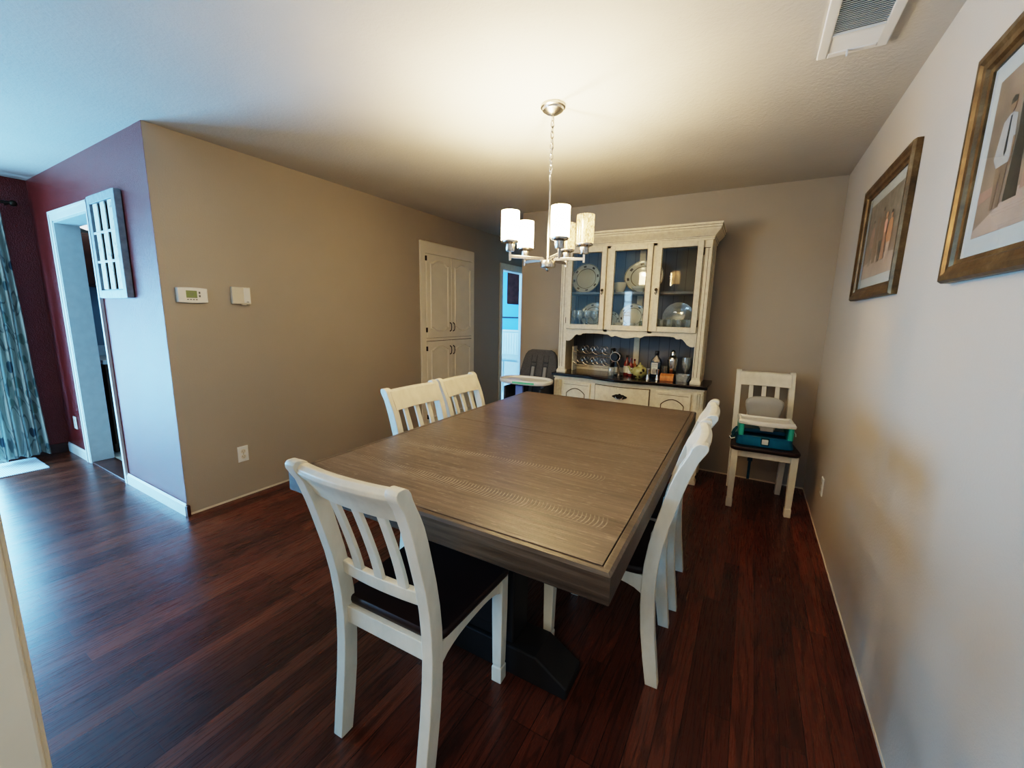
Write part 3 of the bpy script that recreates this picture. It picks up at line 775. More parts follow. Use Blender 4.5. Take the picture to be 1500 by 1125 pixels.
# plinth and feet
for x0, x1 in ((bx0 + .0, bx0 + .085), (bx1 - .085, bx1 - .0)):
    M().prism([(x0, .0), (x1, .0), (x1 + .0, .03), (x1 - .012, .05), (x1 - .005, .09), (x0 + .005, .09), (x0 + .012, .05), (x0, .03)], 'y', 3.568, 3.64).build('foot', 'cream', t, bevel=.004)
    M().box(x0 + .01, x1 - .01, YBK - .07, YBK, 0, .09).build('foot', 'cream', t, bevel=.004)
pl = [(bx0 + .085, .09)]
for i in range(21):
    u = i / 20; x = bx0 + .085 + (bx1 - bx0 - .17) * u
    pl.append((x, .045 + .03 * math.sin(u * PI) + .012 * math.cos(u * 6 * PI)))
pl.append((bx1 - .085, .09))
M().prism(pl, 'y', 3.580, 3.598).build('base_apron', 'cream', t, bevel=.002)
# fluted pilasters with a scrolled cap
for x0, x1 in ((bx0, bx0 + .07), (bx1 - .07, bx1)):
    m = M().box(x0, x1, 3.566, 3.60, .09, HB - .036)
    for k in range(3):
        xx = x0 + .016 + k * .019
        m.tube([(xx, 3.566, .14), (xx, 3.566, .62)], .006, 8)
    m.build('pilaster', 'cream', t, bevel=.002)
    m = M()
    for k in range(3):
        xx = x0 + .012 + k * .018
        m.loft([[(xx, 3.568, z), (xx + .014, 3.568, z), (xx + .014, 3.568 - d_, z), (xx, 3.568 - d_, z)] for z, d_ in ((.64, .004), (.68, .010), (.73, .016), (.765, .026), (.782, .026))])
    m.build('corbel', 'cream', t, bevel=.003)
# doors and drawers of the base
def arch_line(x0, x1, zb, zt, y, w_=.006, n=20):
    out = []
    for i in range(n + 1):
        u = i / n; x = x0 + (x1 - x0) * u
        out.append((x, y, zb + (zt - zb) * math.sin(u * PI) ** .8))
    return out
for x0, x1 in ((-1.515, -1.235), (-.655, -.375)):
    d = M().box(x0, x1, 3.558, 3.577, .12, .768).build('base_door', 'cream', t, bevel=.004)
    m = M().tube(arch_line(x0 + .05, x1 - .05, .660, .710, 3.558), .0042, 6)
    m.tube([(x0 + .05, 3.558, .66), (x0 + .05, 3.558, .18), (x1 - .05, 3.558, .18), (x1 - .05, 3.558, .66)], .0035, 6)
    m.tube([(x0 + .018, 3.558, .745), (x1 - .018, 3.558, .745)], .0018, 6)
    m.build('arched_moulding', 'glaze', d, smooth=True)
    M().ell((x1 - .02 if x0 < -1 else x0 + .02, 3.546, .5), .012, .014, .012).build('knob', 'bronze_dark', d, smooth=True)
dx0, dx1 = -1.182, -.706
zz = (.768, .600, .590, .42, .41, .24)
for i in range(3):
    zt, zb = zz[2 * i], zz[2 * i + 1]
    pts = [(x, bow(x, 3.578, .05) - .016) for x in [dx0 + (dx1 - dx0) * k / 24 for k in range(25)]]
    pts += [(x, bow(x, 3.578, .05) + .002) for x in [dx1 + (dx0 - dx1) * k / 24 for k in range(25)]]
    d = M().prism(pts, 'z', zb, zt).build('drawer', 'cream', t, bevel=.003)
    if i == 0:
        pts = [(x, bow(x, 3.578, .05) - .004) for x in [dx0 - .007 + (dx1 - dx0 + .014) * k / 24 for k in range(25)]]
        pts += [(x, bow(x, 3.578, .05) + .002) for x in [dx1 + .007 + (dx0 - dx1 - .014) * k / 24 for k in range(25)]]
        M().prism(pts, 'z', zb - .006, zt + .007).build('drawer_gap', 'glaze', t)
    hx, hy, hz = -.945, bow(-.945, 3.578, .05) - .018, (zt + zb) / 2 + .006
    bat = []
    for k in range(33):
        a = 2 * PI * k / 33
        r = .036 + .022 * abs(math.cos(a)) ** 2 + .006 * math.cos(4 * a) + .004 * math.cos(8 * a)
        bat.append((hx + r * math.cos(a) * 1.0, hz + r * math.sin(a) * .62))
    pu = M().prism(bat, 'y', hy - .003, hy + .002).build('pull_plate', 'bronze_dark', d, bevel=.001)
    M().tube([(hx - .032, hy - .004, hz + .004), (hx - .030, hy - .018, hz - .006), (hx - .015, hy - .022, hz - .019), (hx + .015, hy - .022, hz - .019), (hx + .030, hy - .018, hz - .006), (hx + .032, hy - .004, hz + .004)], .0035, 8).build('bail', 'nickel', d, smooth=True)
# upper case
for x0, x1 in ((HX0, HX0 + .020), (HX1 - .020, HX1)):
    m = M().box(x0, x1, YF + .02, YBK, .845, 2.02)
    m.build('side_panel', 'cream', t, bevel=.001)
for s, x in ((-1, HX0), (1, HX1)):
    m = M()
    xa, xb = (x - .0045, x) if s < 0 else (x, x + .0045)
    for (z0, z1) in ((1.30, 1.93), (.90, 1.22)):
        m.box(xa, xb, YF + .05, YF + .062, z0, z1).box(xa, xb, YBK - .06, YBK - .048, z0, z1).box(xa, xb, YF + .05, YBK - .048, z0, z0 + .012).box(xa, xb, YF + .05, YBK - .048, z1 - .012, z1)
    m.build('side_moulding', 'cream', t, bevel=.001)
M().box(HX0 + .02, HX1 - .02, YBK - .012, YBK - .002, .845, 2.02).build('back_panel', 'hutch_back', t)
m = M().box(-.957, -.905, YBK - .022, YBK - .0125, .845, 2.02)
m.box(HX0 + .02, -.957, YBK - .020, YBK - .0125, .846, .895)
m.build('back_stile', 'cream', t, bevel=.001)
m = M()
for i in range(int((HX1 - HX0 - .06) / .09)):
    x = HX0 + .05 + i * .09
    if -.97 < x < -.89: continue
    m.box(x, x + .003, YBK - .0135, YBK - .0125, .90, 2.0)
m.build('board_groove', 'black', t)
M().box(HX0 + .02, HX1 - .02, YF + .02, YBK - .012, 1.245, 1.268).build('deck', 'cream', t)
M().box(HX0 + .02, HX1 - .02, YF + .05, YBK - .012, 1.578, 1.600).build('shelf', 'hutch_back', t, bevel=.002)
M().box(HX0, HX1, YF + .0, YBK, 2.00, 2.03).build('top_board', 'cream', t)
# face frame with valance
m = M()
m.box(HX0, HX0 + .072, YF, YF + .02, .875, 2.03).box(HX1 - .062, HX1, YF, YF + .02, .875, 2.03)
m.box(-1.165, -1.125, YF, YF + .02, 1.245, 2.0).box(-.777, -.735, YF, YF + .02, 1.245, 2.0)
m.box(HX0 + .072, HX1 - .062, YF, YF + .02, 1.965, 2.03)
m.build('face_frame', 'cream', t, bevel=.002)
va = [(HX0 + .072, 1.268), (HX0 + .072, 1.150)]
def seg_(pts): va.extend(pts)
cxv = -.960
half = [(.0, 1.196), (.03, 1.198), (.06, 1.205), (.085, 1.213), (.10, 1.213), (.11, 1.206), (.125, 1.203), (.14, 1.212), (.155, 1.222), (.25, 1.228), (.36, 1.226), (.395, 1.222), (.41, 1.208), (.43, 1.206), (.445, 1.212), (.46, 1.206), (.475, 1.19), (.495, 1.165), (.52, 1.150), (.545, 1.148)]
xs0 = HX0 + .072; xs1 = HX1 - .062; c0 = (xs0 + xs1) / 2; sc = (xs1 - xs0) / 2 / .553
va = [(xs0, 1.268), (xs0, 1.157)] + [(c0 - h * sc, z) for h, z in half[::-1]] + [(c0 + h * sc, z) for h, z in half[1:]] + [(xs1, 1.157), (xs1, 1.268)]
M().prism(va, 'y', YF, YF + .018).build('valance', 'cream', t, bevel=.0015)
for x0, x1 in ((HX0 - .010, HX0 + .082), (HX1 - .072, HX1 + .010)):
    m = M().loft([[(x0, YF - .012, .845), (x1, YF - .012, .845), (x1, YF + .03, .845), (x0, YF + .03, .845)], [(x0, YF - .012, .862), (x1, YF - .012, .862), (x1, YF + .03, .862), (x0, YF + .03, .862)], [(x0 + .010, YF - .001, .882), (x1 - .010, YF - .001, .882), (x1 - .010, YF + .025, .882), (x0 + .010, YF + .025, .882)]])
    m.build('plinth_block', 'cream', t, bevel=.002)
for x0 in (HX0 + .012, HX1 - .052):
    m = M()
    for k in range(2):
        m.box(x0 + k * .026, x0 + k * .026 + .0035, YF - .0008, YF, .90, 1.93)
    m.box(x0 - .008, x0 + .04, YF - .0009, YF, 1.925, 1.930)
    m.build('flute_line', 'glaze', t)
# crown moulding
def ringc(o, z): return [(HX0 - o, YBK, z), (HX0 - o, YF - o, z), (HX1 + o, YF - o, z), (HX1 + o, YBK, z)]
crown = [(0, 1.985), (.008, 1.987), (.008, 2.000), (.014, 2.004), (.014, 2.012), (.018, 2.020), (.030, 2.034), (.046, 2.052), (.052, 2.062), (.052, 2.070), (.058, 2.074), (.058, 2.088), (.064, 2.092), (.064, 2.106)]
M().loft([ringc(o, z) for o, z in crown]).build('crown', 'cream', t)
def ringg(o, z, h): return [(HX0 - o, YBK - .001, z), (HX0 - o, YF - o, z), (HX1 + o, YF - o, z), (HX1 + o, YBK - .001, z)]
m = M()
for o, z in ((.0088, 1.9995), (.0148, 2.011), (.0528, 2.0690), (.0588, 2.0865)):
    m.loft([ringg(o, z, 0), ringg(o, z + .0022, 0)])
m.build('crown_glaze', 'glaze', t)
# glass doors
for i, (x0, x1) in enumerate(((-1.519, -1.161), (-1.129, -.772), (-.741, -.391))):
    z0, z1 = 1.264, 1.983; s = .043
    d = M().box(x0, x0 + s, YF - .020, YF - .001, z0, z1).box(x1 - s, x1, YF - .020, YF - .001, z0, z1).box(x0 + s, x1 - s, YF - .020, YF - .001, z0, z0 + s).box(x0 + s, x1 - s, YF - .020, YF - .001, z1 - s, z1)
    d = d.build('glass_door', 'cream', t, bevel=.003)
    M().box(x0 + s - .004, x1 - s + .004, YF - .011, YF - .008, z0 + s - .004, z1 - s + .004).build('glass_pane', 'pane', d)
    m = M()
    for a, b, c_, e in ((x0 + s - .002, x0 + s + .0015, z0 + s, z1 - s), (x1 - s - .0015, x1 - s + .002, z0 + s, z1 - s)): m.box(a, b, YF - .0205, YF - .018, c_, e)
    m.box(x0 + s, x1 - s, YF - .0205, YF - .018, z1 - s - .0015, z1 - s + .002)
    m.box(x0 - .003, x0, YF - .003, YF - .0005, z0, z1).box(x1, x1 + .003, YF - .003, YF - .0005, z0, z1).box(x0, x1, YF - .003, YF - .0005, z0 - .003, z0)
    m.build('glaze_line', 'glaze', d)
    hx = x1 - .02 if i == 0 else (x0 + .02 if i == 2 else None)
    if hx:
        M().lathe([(.002, -.024), (.011, -.022), (.013, -.018), (.008, -.010), (.006, 0)], (hx, YF - .020, 1.610), 14, 'y').build('knob', 'bronze_dark', d, smooth=True)
        M().tube([(hx, YF - .040, 1.602), (hx + .006, YF - .040, 1.586), (hx + .002, YF - .040, 1.570), (hx - .007, YF - .040, 1.578), (hx - .003, YF - .040, 1.590)], .0034, 6).build('drop_pull', 'bronze_dark', d, smooth=True)
    hxx = x0 - .004 if i == 0 else x1 + .004
    if i != 1:
        for hz in (1.34, 1.90):
            M().tube([(hxx, YF - .012, hz - .028), (hxx, YF - .012, hz + .028)], .004, 8).build('hinge', 'bronze_dark', d, smooth=True)

# ------------------------------------------------------------------ dishes in the hutch
def plate_obj(name, c, r, tilt, label, mat='plate', ry=None, cat='plate', group=None, yaw=0):
    m = M(); seg = 40
    prof = [(.001, .004), (.60, .004), (.66, .006), (.72, .014), (.96, .026), (1.0, .030), (1.0, .033), (.96, .031), (.70, .020), (.62, .012), (.001, .010)]
    rings = []
    k = r / .12
    for q, z in prof[::-1]:
        rings.append([(q * r * math.cos(2 * PI * i / seg), q * (ry or r) * math.sin(2 * PI * i / seg), z * k * .7) for i in range(seg)])
    m.loft(rings)
    # stand the plate on its edge, face towards -Y
    m.xf(Matrix.Rotation(yaw, 4, 'Z') @ Matrix.Rotation(R(90 - tilt), 4, 'X'))
    o = m.build(name, mat, smooth=True)
    me = o.data; uv = me.uv_layers.new()
    inv = (Matrix.Rotation(yaw, 4, 'Z') @ Matrix.Rotation(R(90 - tilt), 4, 'X')).inverted()
    for lp in me.loops:
        p = inv @ me.vertices[lp.vertex_index].co
        uv.data[lp.index].uv = (.5 + p.x / r / 2, .5 + p.y / (ry or r) / 2)
    zmin = min(v.co.z for v in me.vertices)
    o.location = (c[0], c[1], c[2] - zmin)
    return tag(o, label, cat, group)
SH = 1.6005; DK = 1.2685
plate_obj('dinner_plate', (-1.425, 3.845, SH), .142, 14, 'cream plate with sprig border propped on the upper shelf behind the left glass door')
plate_obj('serving_platter', (-.885, 3.860, SH + .0), .172, 14, 'large cream oval platter propped upright on the upper shelf behind the middle glass door', ry=.145, cat='platter')
plate_obj('dinner_plate', (-1.345, 3.875, DK), .125, 14, 'cream plate propped behind the stemmed glasses, lower shelf, left glass door')
plate_obj('dinner_plate', (-.97, 3.875, DK), .122, 14, 'cream plate with patterned rim propped on the lower shelf behind the middle glass door')
plate_obj('side_plate', (-1.175, 3.885, DK), .085, 14, 'small cream plate half hidden at the left edge of the middle glass door, lower shelf')
plate_obj('glass_plate', (-.575, 3.880, DK), .128, 14, 'clear glass plate propped behind the row of tumblers, right glass door', mat='crystal')
# low stack of porcelain bowls and a tureen on the upper shelf
m = M()
m.lathe([(.03, 0), (.033, .006), (.070, .030), (.074, .045), (.071, .045), (.064, .033), (.02, .012)], (-.885, 3.728, SH), 32)
tag(recenter(m.build('serving_bowl', 'porcelain', smooth=True)), 'wide low cream serving bowl in front of the oval platter on the upper shelf', 'bowl')
m = M().lathe([(.035, 0), (.04, .005), (.038, .01), (.050, .03), (.056, .06), (.058, .085), (.054, .085), (.046, .03), (.01, .012)], (-1.075, 3.765, SH), 28)
o = recenter(m.build('teacup', 'porcelain', smooth=True)); tag(o, 'cream teacup on the upper shelf just left of the oval platter', 'cup')
OFF[0] = o.location.copy()
M().tube([(-1.128, 3.765, SH + .07), (-1.152, 3.765, SH + .062), (-1.152, 3.765, SH + .035), (-1.124, 3.765, SH + .025)], .004, 8).build('handle', 'porcelain', o, smooth=True)
def saucer_cup(x, y, label, base_z=DK):
    t = thing('teacup', label, 'cup', (x, y, base_z), world=True)
    M().lathe([(.03, 0), (.034, .004), (.065, .014), (.066, .017), (.03, .009)], (x, y, base_z), 28).build('saucer', 'porcelain', t, smooth=True)
    M().lathe([(.018, .010), (.020, .014), (.034, .035), (.040, .062), (.038, .062), (.030, .034), (.005, .018)], (x, y, base_z), 24).build('cup', 'porcelain', t, smooth=True)
    M().tube([(x + .036, y, base_z + .054), (x + .056, y, base_z + .050), (x + .054, y, base_z + .032), (x + .034, y, base_z + .028)], .0035, 8).build('handle', 'porcelain', t, smooth=True)
    return t
saucer_cup(-1.065, 3.735, 'cream teacup and saucer on the lower shelf at the left of the middle glass door')
saucer_cup(-.940, 3.705, 'cream teacup and saucer in front of the patterned plate, centre of the middle glass door')
t = thing('sugar_bowl', 'small lidded gold-trimmed sugar bowl at the right of the middle glass door', 'bowl', (-.845, 3.79, DK), world=True)
M().lathe([(.025, 0), (.028, .005), (.042, .03), (.045, .06), (.038, .08), (.034, .08)], (-.845, 3.79, DK), 24).build('body', 'olive', t, smooth=True)
M().lathe([(.036, .081), (.030, .094), (.010, .103), (.009, .112), (.002, .118)], (-.845, 3.79, DK), 24).build('lid', 'porcelain', t, smooth=True)

def glass_proto(kind, loc, label, group):
    if kind == 'stem':
        p = [(.030, 0), (.031, .002), (.006, .006), (.0035, .02), (.0035, .07), (.010, .082), (.028, .10), (.034, .13), (.030, .165), (.029, .165), (.032, .13), (.026, .103), (.003, .086)]
        nm = 'wine_glass'
    else:
        p = [(.028, 0), (.029, .003), (.033, .10), (.0318, .10), (.0275, .010), (.002, .008)]
        nm = 'tumbler'
    o = M().lathe(p, (0, 0, 0), 20).build(nm, 'crystal', smooth=True)
    o.location = loc; return tag(o, label, 'glass', group)
GS = 'stemmed glasses behind the left glass door'; LS = 'clear stemmed wine glass crowded on the lower shelf behind the left glass door'
sp = [(-1.49, 3.74), (-1.42, 3.70), (-1.345, 3.70), (-1.27, 3.70), (-1.385, 3.775), (-1.31, 3.775), (-1.235, 3.775)]
g0 = glass_proto('stem', (sp[0][0], sp[0][1], DK), LS, GS)
for x, y in sp[1:]:
    o = g0.copy(); COL.objects.link(o); o.location = (x, y, DK)
GS = 'tumblers behind the right glass door'; LS = 'short clear tumbler in the crowd on the lower shelf behind the right glass door'
sp = [(-.685 + .0725 * i, 3.70) for i in range(4)] + [(-.65 + .0725 * i, 3.775) for i in range(4)]
g1 = glass_proto('tumbler', (sp[0][0], sp[0][1], DK), LS, GS)
for x, y in sp[1:]:
    o = g1.copy(); COL.objects.link(o); o.location = (x, y, DK)
recenter_done = True

# ------------------------------------------------------------------ things on the hutch counter
CZ = .8455
# wire wine rack
t = thing('wine_rack', 'scrolled pale wire wine rack on the left of the hutch counter', 'wine rack', (-1.33, 3.86, CZ), world=True)
for yy, zc in ((3.80, .925), (3.90, .925), (3.80, 1.03), (3.90, 1.03)):
        m = M()
        for k in range(4):
            xc = -1.46 + k * .098
            pts = [(xc + .052 * math.cos(PI + PI * i / 12), yy, zc + .035 + .045 * math.sin(PI + PI * i / 12)) for i in range(13)]
            m.tube(pts, .003, 6)
            pts = [(xc + .052 + .02 * math.cos(PI * i / 8), yy, zc + .035 + .028 * math.sin(PI * i / 8)) for i in range(9)] if k < 3 else [(xc + .052, yy, zc + .035), (xc + .058, yy, zc + .05)]
            m.tube(pts, .0025, 6)
        m.build('wire_cradle', 'nickel', t, smooth=True)
for x in (-1.515, -1.125):
    M().box(x - .006, x + .006, 3.795, 3.905, CZ, 1.085).build('end_post', 'bronze_dark' if x > -1.2 else 'white_trim', t, bevel=.002)
for zc in (.888, .995):
    M().tube([(-1.515, 3.85, zc), (-1.125, 3.85, zc)], .003, 6).build('cross_wire', 'nickel', t, smooth=True)
t = thing('wine_bottle_holder', 'black bottle resting end-on in a round steel stand at the middle of the hutch counter', 'bottle stand', (-1.06, 3.75, CZ), world=True)
M().lathe([(.002, 0), (.032, 0), (.038, .008), (.038, .13), (.030, .16), (.013, .19), (.013, .22)], (-1.055, 3.655, 1.020), 24, 'y').build('bottle', 'black', t, smooth=True)
M().lathe([(.041, 0), (.046, 0), (.046, .014), (.041, .014), (.041, 0)], (-1.055, 3.68, 1.020), 28, 'y', cap=False).build('ring', 'chrome', t, smooth=True)
M().tube([(-1.035, 3.687, .983), (-1.02, 3.70, .93), (-1.02, 3.72, CZ + .012)], .012, 10).build('stem', 'nickel', t, smooth=True)
M().lathe([(.04, 0), (.042, .006), (.015, .014)], (-1.03, 3.735, CZ), 24).build('base', 'nickel', t, smooth=True)
m = M().lathe([(.028, 0), (.030, .004), (.030, .075), (.028, .08), (.0265, .08), (.0265, .01), (.002, .008)], (-1.075, 3.66, CZ), 20)
tag(recenter(m.build('shot_glass', 'crystal', smooth=True)), 'small clear glass below the black bottle stand on the hutch counter', 'glass')
# red bottles
def bottle(x, y, h, r, mat, label, capm='black', lab=True):
    t = thing('liquor_bottle', label, 'bottle', (x, y, CZ), world=True)
    M().lathe([(r * .9, 0), (r, .006), (r, h * .55), (r * .8, h * .68), (r * .35, h * .78), (r * .33, h * .90)], (x, y, CZ), 24).build('body', mat, t, smooth=True)
    M().lathe([(r * .38, h * .90), (r * .40, h * .91), (r * .40, h), (r * .34, h + .002)], (x, y, CZ), 18).build('cap', capm, t, smooth=True)
    if lab: M().lathe([(r + .0008, h * .14), (r + .0008, h * .48)], (x, y, CZ), 24, cap=False).build('label', 'label_white', t, smooth=True)
    return t
bottle(-.975, 3.80, .185, .026, 'rosy', 'dark bottle with white label just right of the black bottle stand')
bottle(-.928, 3.765, .165, .024, 'rosy', 'small rust red bottle with red cap directly left of the teapot', 'rosy')
bottle(-.915, 3.845, .150, .022, 'copper', 'amber bottle behind the teapot, beside the centre stile of the hutch back', 'rosy', False)
# teapot
t = thing('teapot', 'round mottled olive green teapot on the hutch counter', 'teapot', (-.835, 3.72, CZ), world=True)
M().lathe([(.035, 0), (.038, .006), (.058, .025), (.068, .05), (.064, .078), (.045, .098), (.028, .104)], (-.835, 3.72, CZ), 32).build('body', 'teapot', t, smooth=True)
M().lathe([(.034, .102), (.030, .112), (.010, .120), (.008, .128), (.010, .134), (.002, .138)], (-.835, 3.72, CZ), 24).build('lid', 'teapot', t, smooth=True)
M().tube([(-.892, 3.71, CZ + .045), (-.915, 3.705, CZ + .065), (-.925, 3.70, CZ + .09), (-.935, 3.70, CZ + .10)], [.014, .010, .008, .007], 10).build('spout', 'teapot', t, smooth=True)
M().tube([(-.775, 3.725, CZ + .08), (-.752, 3.73, CZ + .082), (-.745, 3.73, CZ + .055), (-.770, 3.725, CZ + .032)], .006, 8).build('handle', 'teapot', t, smooth=True)
# sapphire gin bottle
gx, gy = -.712, 3.80
t = thing('gin_bottle', 'tall blue glass gin bottle with black cap and pale label on the hutch counter', 'bottle', (gx, gy, CZ), world=True)
def sqr(w_, d_, z, c=.008): return rrect(gx - w_, gx + w_, gy - d_, gy + d_, c, CZ + z, 3)
M().loft([sqr(.040, .034, 0), sqr(.043, .036, .006), sqr(.043, .036, .145), sqr(.036, .030, .168), sqr(.018, .017, .188), sqr(.015, .015, .205)]).build('body', 'blue_glass', t, smooth=True)
M().loft([sqr(.036, .028, .008), sqr(.037, .029, .135)]).build('liquid', 'teal_deep', t)
M().lathe([(.017, .205), (.018, .207), (.018, .240), (.016, .243)], (gx, gy, CZ), 18).build('cap', 'black', t, smooth=True)
lb = M().box(gx - .034, gx + .020, gy - .0375, gy - .0365, CZ + .035, CZ + .140).build('label', 'label_white', t, bevel=.0004)
M().prism([(gx - .008 + .018 * math.cos(a_), CZ + .065 + .024 * math.sin(a_)) for a_ in [2 * PI * i / 20 for i in range(20)]], 'y', gy - .0382, gy - .0375).build('label_medallion', 'grey_plastic', lb)
def text(s_, size, loc, rot, mat, parent, off=(0, 0, 0)):
    cu = bpy.data.curves.new('txt', 'FONT'); cu.body = s_; cu.size = size; cu.align_x = 'CENTER'; cu.extrude = .0002
    o = bpy.data.objects.new('txt', cu); COL.objects.link(o)
    dg = bpy.context.evaluated_depsgraph_get(); me = bpy.data.meshes.new_from_object(o.evaluated_get(dg))
    bpy.data.objects.remove(o)
    q = bpy.data.objects.new('lettering', me); COL.objects.link(q); me.materials.clear(); me.materials.append(MT[mat])
    me.transform(Matrix.Translation(Vector(loc) - OFF[0]) @ rot)
    q.parent = parent; return q
RX = Matrix.Rotation(R(90), 4, 'X')
text('BOMBAY', .0125, (gx - .007, gy - .0385, CZ + .120), RX, 'grey_mark', lb)
text('SAPPHIRE', .0098, (gx - .007, gy - .0385, CZ + .106), RX, 'grey_mark', lb)
# cocktail shaker
t = thing('cocktail_shaker', 'tall polished steel cocktail shaker on the hutch counter', 'cocktail shaker', (-.578, 3.815, CZ), world=True)
M().lathe([(.030, 0), (.033, .004), (.042, .12), (.044, .165)], (-.578, 3.815, CZ), 32).build('cup', 'chrome', t, smooth=True)
M().lathe([(.045, .165), (.045, .172), (.040, .192), (.024, .208), (.019, .212)], (-.578, 3.815, CZ), 32).build('shoulder', 'chrome', t, smooth=True)
M().lathe([(.021, .212), (.020, .240), (.014, .250), (.010, .256), (.002, .258)], (-.578, 3.815, CZ), 24).build('cap', 'chrome', t, smooth=True)
def jigger(x, y, label):
    m = M().lathe([(.017, 0), (.018, .002), (.008, .042), (.008, .046), (.016, .095), (.015, .095), (.007, .05)], (x, y, CZ), 20)
    return tag(recenter(m.build('jigger', 'chrome', smooth=True)), label, 'jigger')
jigger(-.748, 3.645, 'small steel jigger at the front of the counter, right of the teapot')
jigger(-.672, 3.665, 'small steel jigger between the gin bottle and the orange wooden holder')
# orange wooden holder (arched block)
t = thing('wooden_napkin_holder', 'orange wooden block with a rounded top in front of the cocktail shaker', 'holder', (-.590, 3.70, CZ), world=True)
pts = [(3.655, CZ), (3.745, CZ), (3.745, CZ + .030)] + [(3.70 + .045 * math.cos(a_), CZ + .030 + .032 * math.sin(a_)) for a_ in [PI * i / 10 for i in range(1, 10)]] + [(3.655, CZ + .030)]
M().prism(pts, 'x', -.648, -.538).build('body', 'copper', t, bevel=.002, smooth=True)
M().prism([(p[0], p[1]) for p in pts], 'x', -.538, -.534).build('end_cap', 'darkwood', t)
# glasses at the right
m = M().lathe([(.030, 0), (.031, .002), (.005, .006), (.004, .06), (.012, .072), (.034, .10), (.038, .14), (.033, .195), (.032, .195), (.036, .14), (.003, .08)], (-.470, 3.845, CZ), 24)
tag(recenter(m.build('wine_glass', 'crystal', smooth=True)), 'tall clear wine glass at the right end of the hutch counter', 'glass')
m = M().lathe([(.028, 0), (.030, .004), (.030, .105), (.0285, .105), (.027, .010), (.002, .008)], (-.652, 3.87, CZ), 20)
tag(recenter(m.build('tumbler', 'crystal', smooth=True)), 'clear tumbler between the gin bottle and the cocktail shaker', 'glass')
m = M().loft([rrect(-.520, -.425, 3.675, 3.765, .015, CZ), rrect(-.528, -.417, 3.668, 3.772, .018, CZ + .062), rrect(-.524, -.421, 3.672, 3.768, .016, CZ + .062), rrect(-.515, -.430, 3.68, 3.76, .013, CZ + .006)])
tag(recenter(m.build('ice_bowl', 'crystal', smooth=True)), 'square clear glass bowl right of the orange wooden block', 'bowl')
m = M().tube([(-.425, 3.66, CZ + .010), (-.405, 3.66, CZ + .05), (-.398, 3.67, CZ + .09)], [.011, .010, .004], 8)
tag(recenter(m.build('corkscrew', 'black', smooth=True)), 'slim black corkscrew leaning by the right plinth block of the hutch', 'corkscrew')

# ================================================================== CHANDELIER
CX, CY = -.995, 2.075
t = thing('chandelier', 'brushed nickel five-arm chandelier with seeded glass cylinder shades above the table', 'chandelier', (CX, CY, 1.63), world=True)
M().lathe([(.062, H - .0005), (.063, H - .012), (.055, H - .016), (.052, H - .026), (.030, H - .040), (.010, H - .046)], (CX, CY, 0), 36).build('canopy', 'nickel', t, smooth=True)
m = M(); z = H - .046; k = 0
while z > 2.115:
    L_ = .034; zc = z - L_ / 2
    pts = []
    for i in range(16):
        a = 2 * PI * i / 16
        u = .0085 * math.cos(a); v = L_ / 2 * math.sin(a)
        pts.append((CX + (u if k % 2 else 0), CY + (0 if k % 2 else u), zc + v))
    m.tube(pts, .0030, 6, closed=True); z -= .026; k += 1
m.build('chain', 'nickel', t, smooth=True)
pts = [(CX + .006 * math.sin(i * .9), CY + .006 * math.cos(i * .9), H - .045 - i * (H - .045 - 2.07) / 20) for i in range(21)]
M().tube(pts, .0022, 6).build('cord', 'grey_fabric_light', t, smooth=True)
M().lathe([(.004, 2.118), (.006, 2.112), (.006, 2.10), (.0065, 1.70), (.008, 1.695), (.008, 1.67)], (CX, CY, 0), 14).build('rod', 'nickel', t, smooth=True)
M().lathe([(.004, 1.618), (.008, 1.622), (.010, 1.632), (.030, 1.636), (.041, 1.640), (.042, 1.668), (.038, 1.674), (.010, 1.680)], (CX, CY, 0), 32).build('hub', 'nickel', t, smooth=True)
shades = [(232, True, .222), (159, True, .192), (85.5, False, .212), (19, False, .192), (311, True, .204)]
bulbs = []
for ang, lit, rr in shades:
    a = R(ang); cx, cy = CX + rr * math.cos(a), CY + rr * math.sin(a)
    m = M().box(.030, rr, -.0045, .0045, 1.674, 1.690)
    m.box(rr - .006, rr + .006, -.006, .006, 1.662, 1.712)
    m.xf(Matrix.Translation((CX, CY, 0)) @ Matrix.Rotation(a, 4, 'Z'))
    ar = m.build('arm', 'nickel', t, bevel=.0015)
    M().lathe([(.008, 1.706), (.022, 1.708), (.024, 1.712), (.024, 1.742), (.034, 1.747), (.042, 1.750), (.0445, 1.755), (.0445, 1.760)], (cx, cy, 0), 30).build('socket_cup', 'nickel', ar, smooth=True)
    sh = M().lathe([(.040, 1.760), (.0465, 1.762), (.0465, 1.905), (.0447, 1.905), (.0447, 1.764), (.040, 1.762)], (cx, cy, 0), 36, cap=False).build('glass_shade', 'shade_lit' if lit else 'shade_off', ar, smooth=True)
    sh['label'] = 'glowing glass shade' if lit else 'unlit seeded glass shade'
    M().lathe([(.010, 1.760), (.011, 1.785), (.012, 1.79), (.020, 1.812), (.022, 1.835), (.016, 1.858), (.004, 1.868)], (cx, cy, 0), 16).build('bulb', 'bulb' if lit else 'white_plastic', ar, smooth=True)
    if lit: bulbs.append((cx, cy, 1.878))

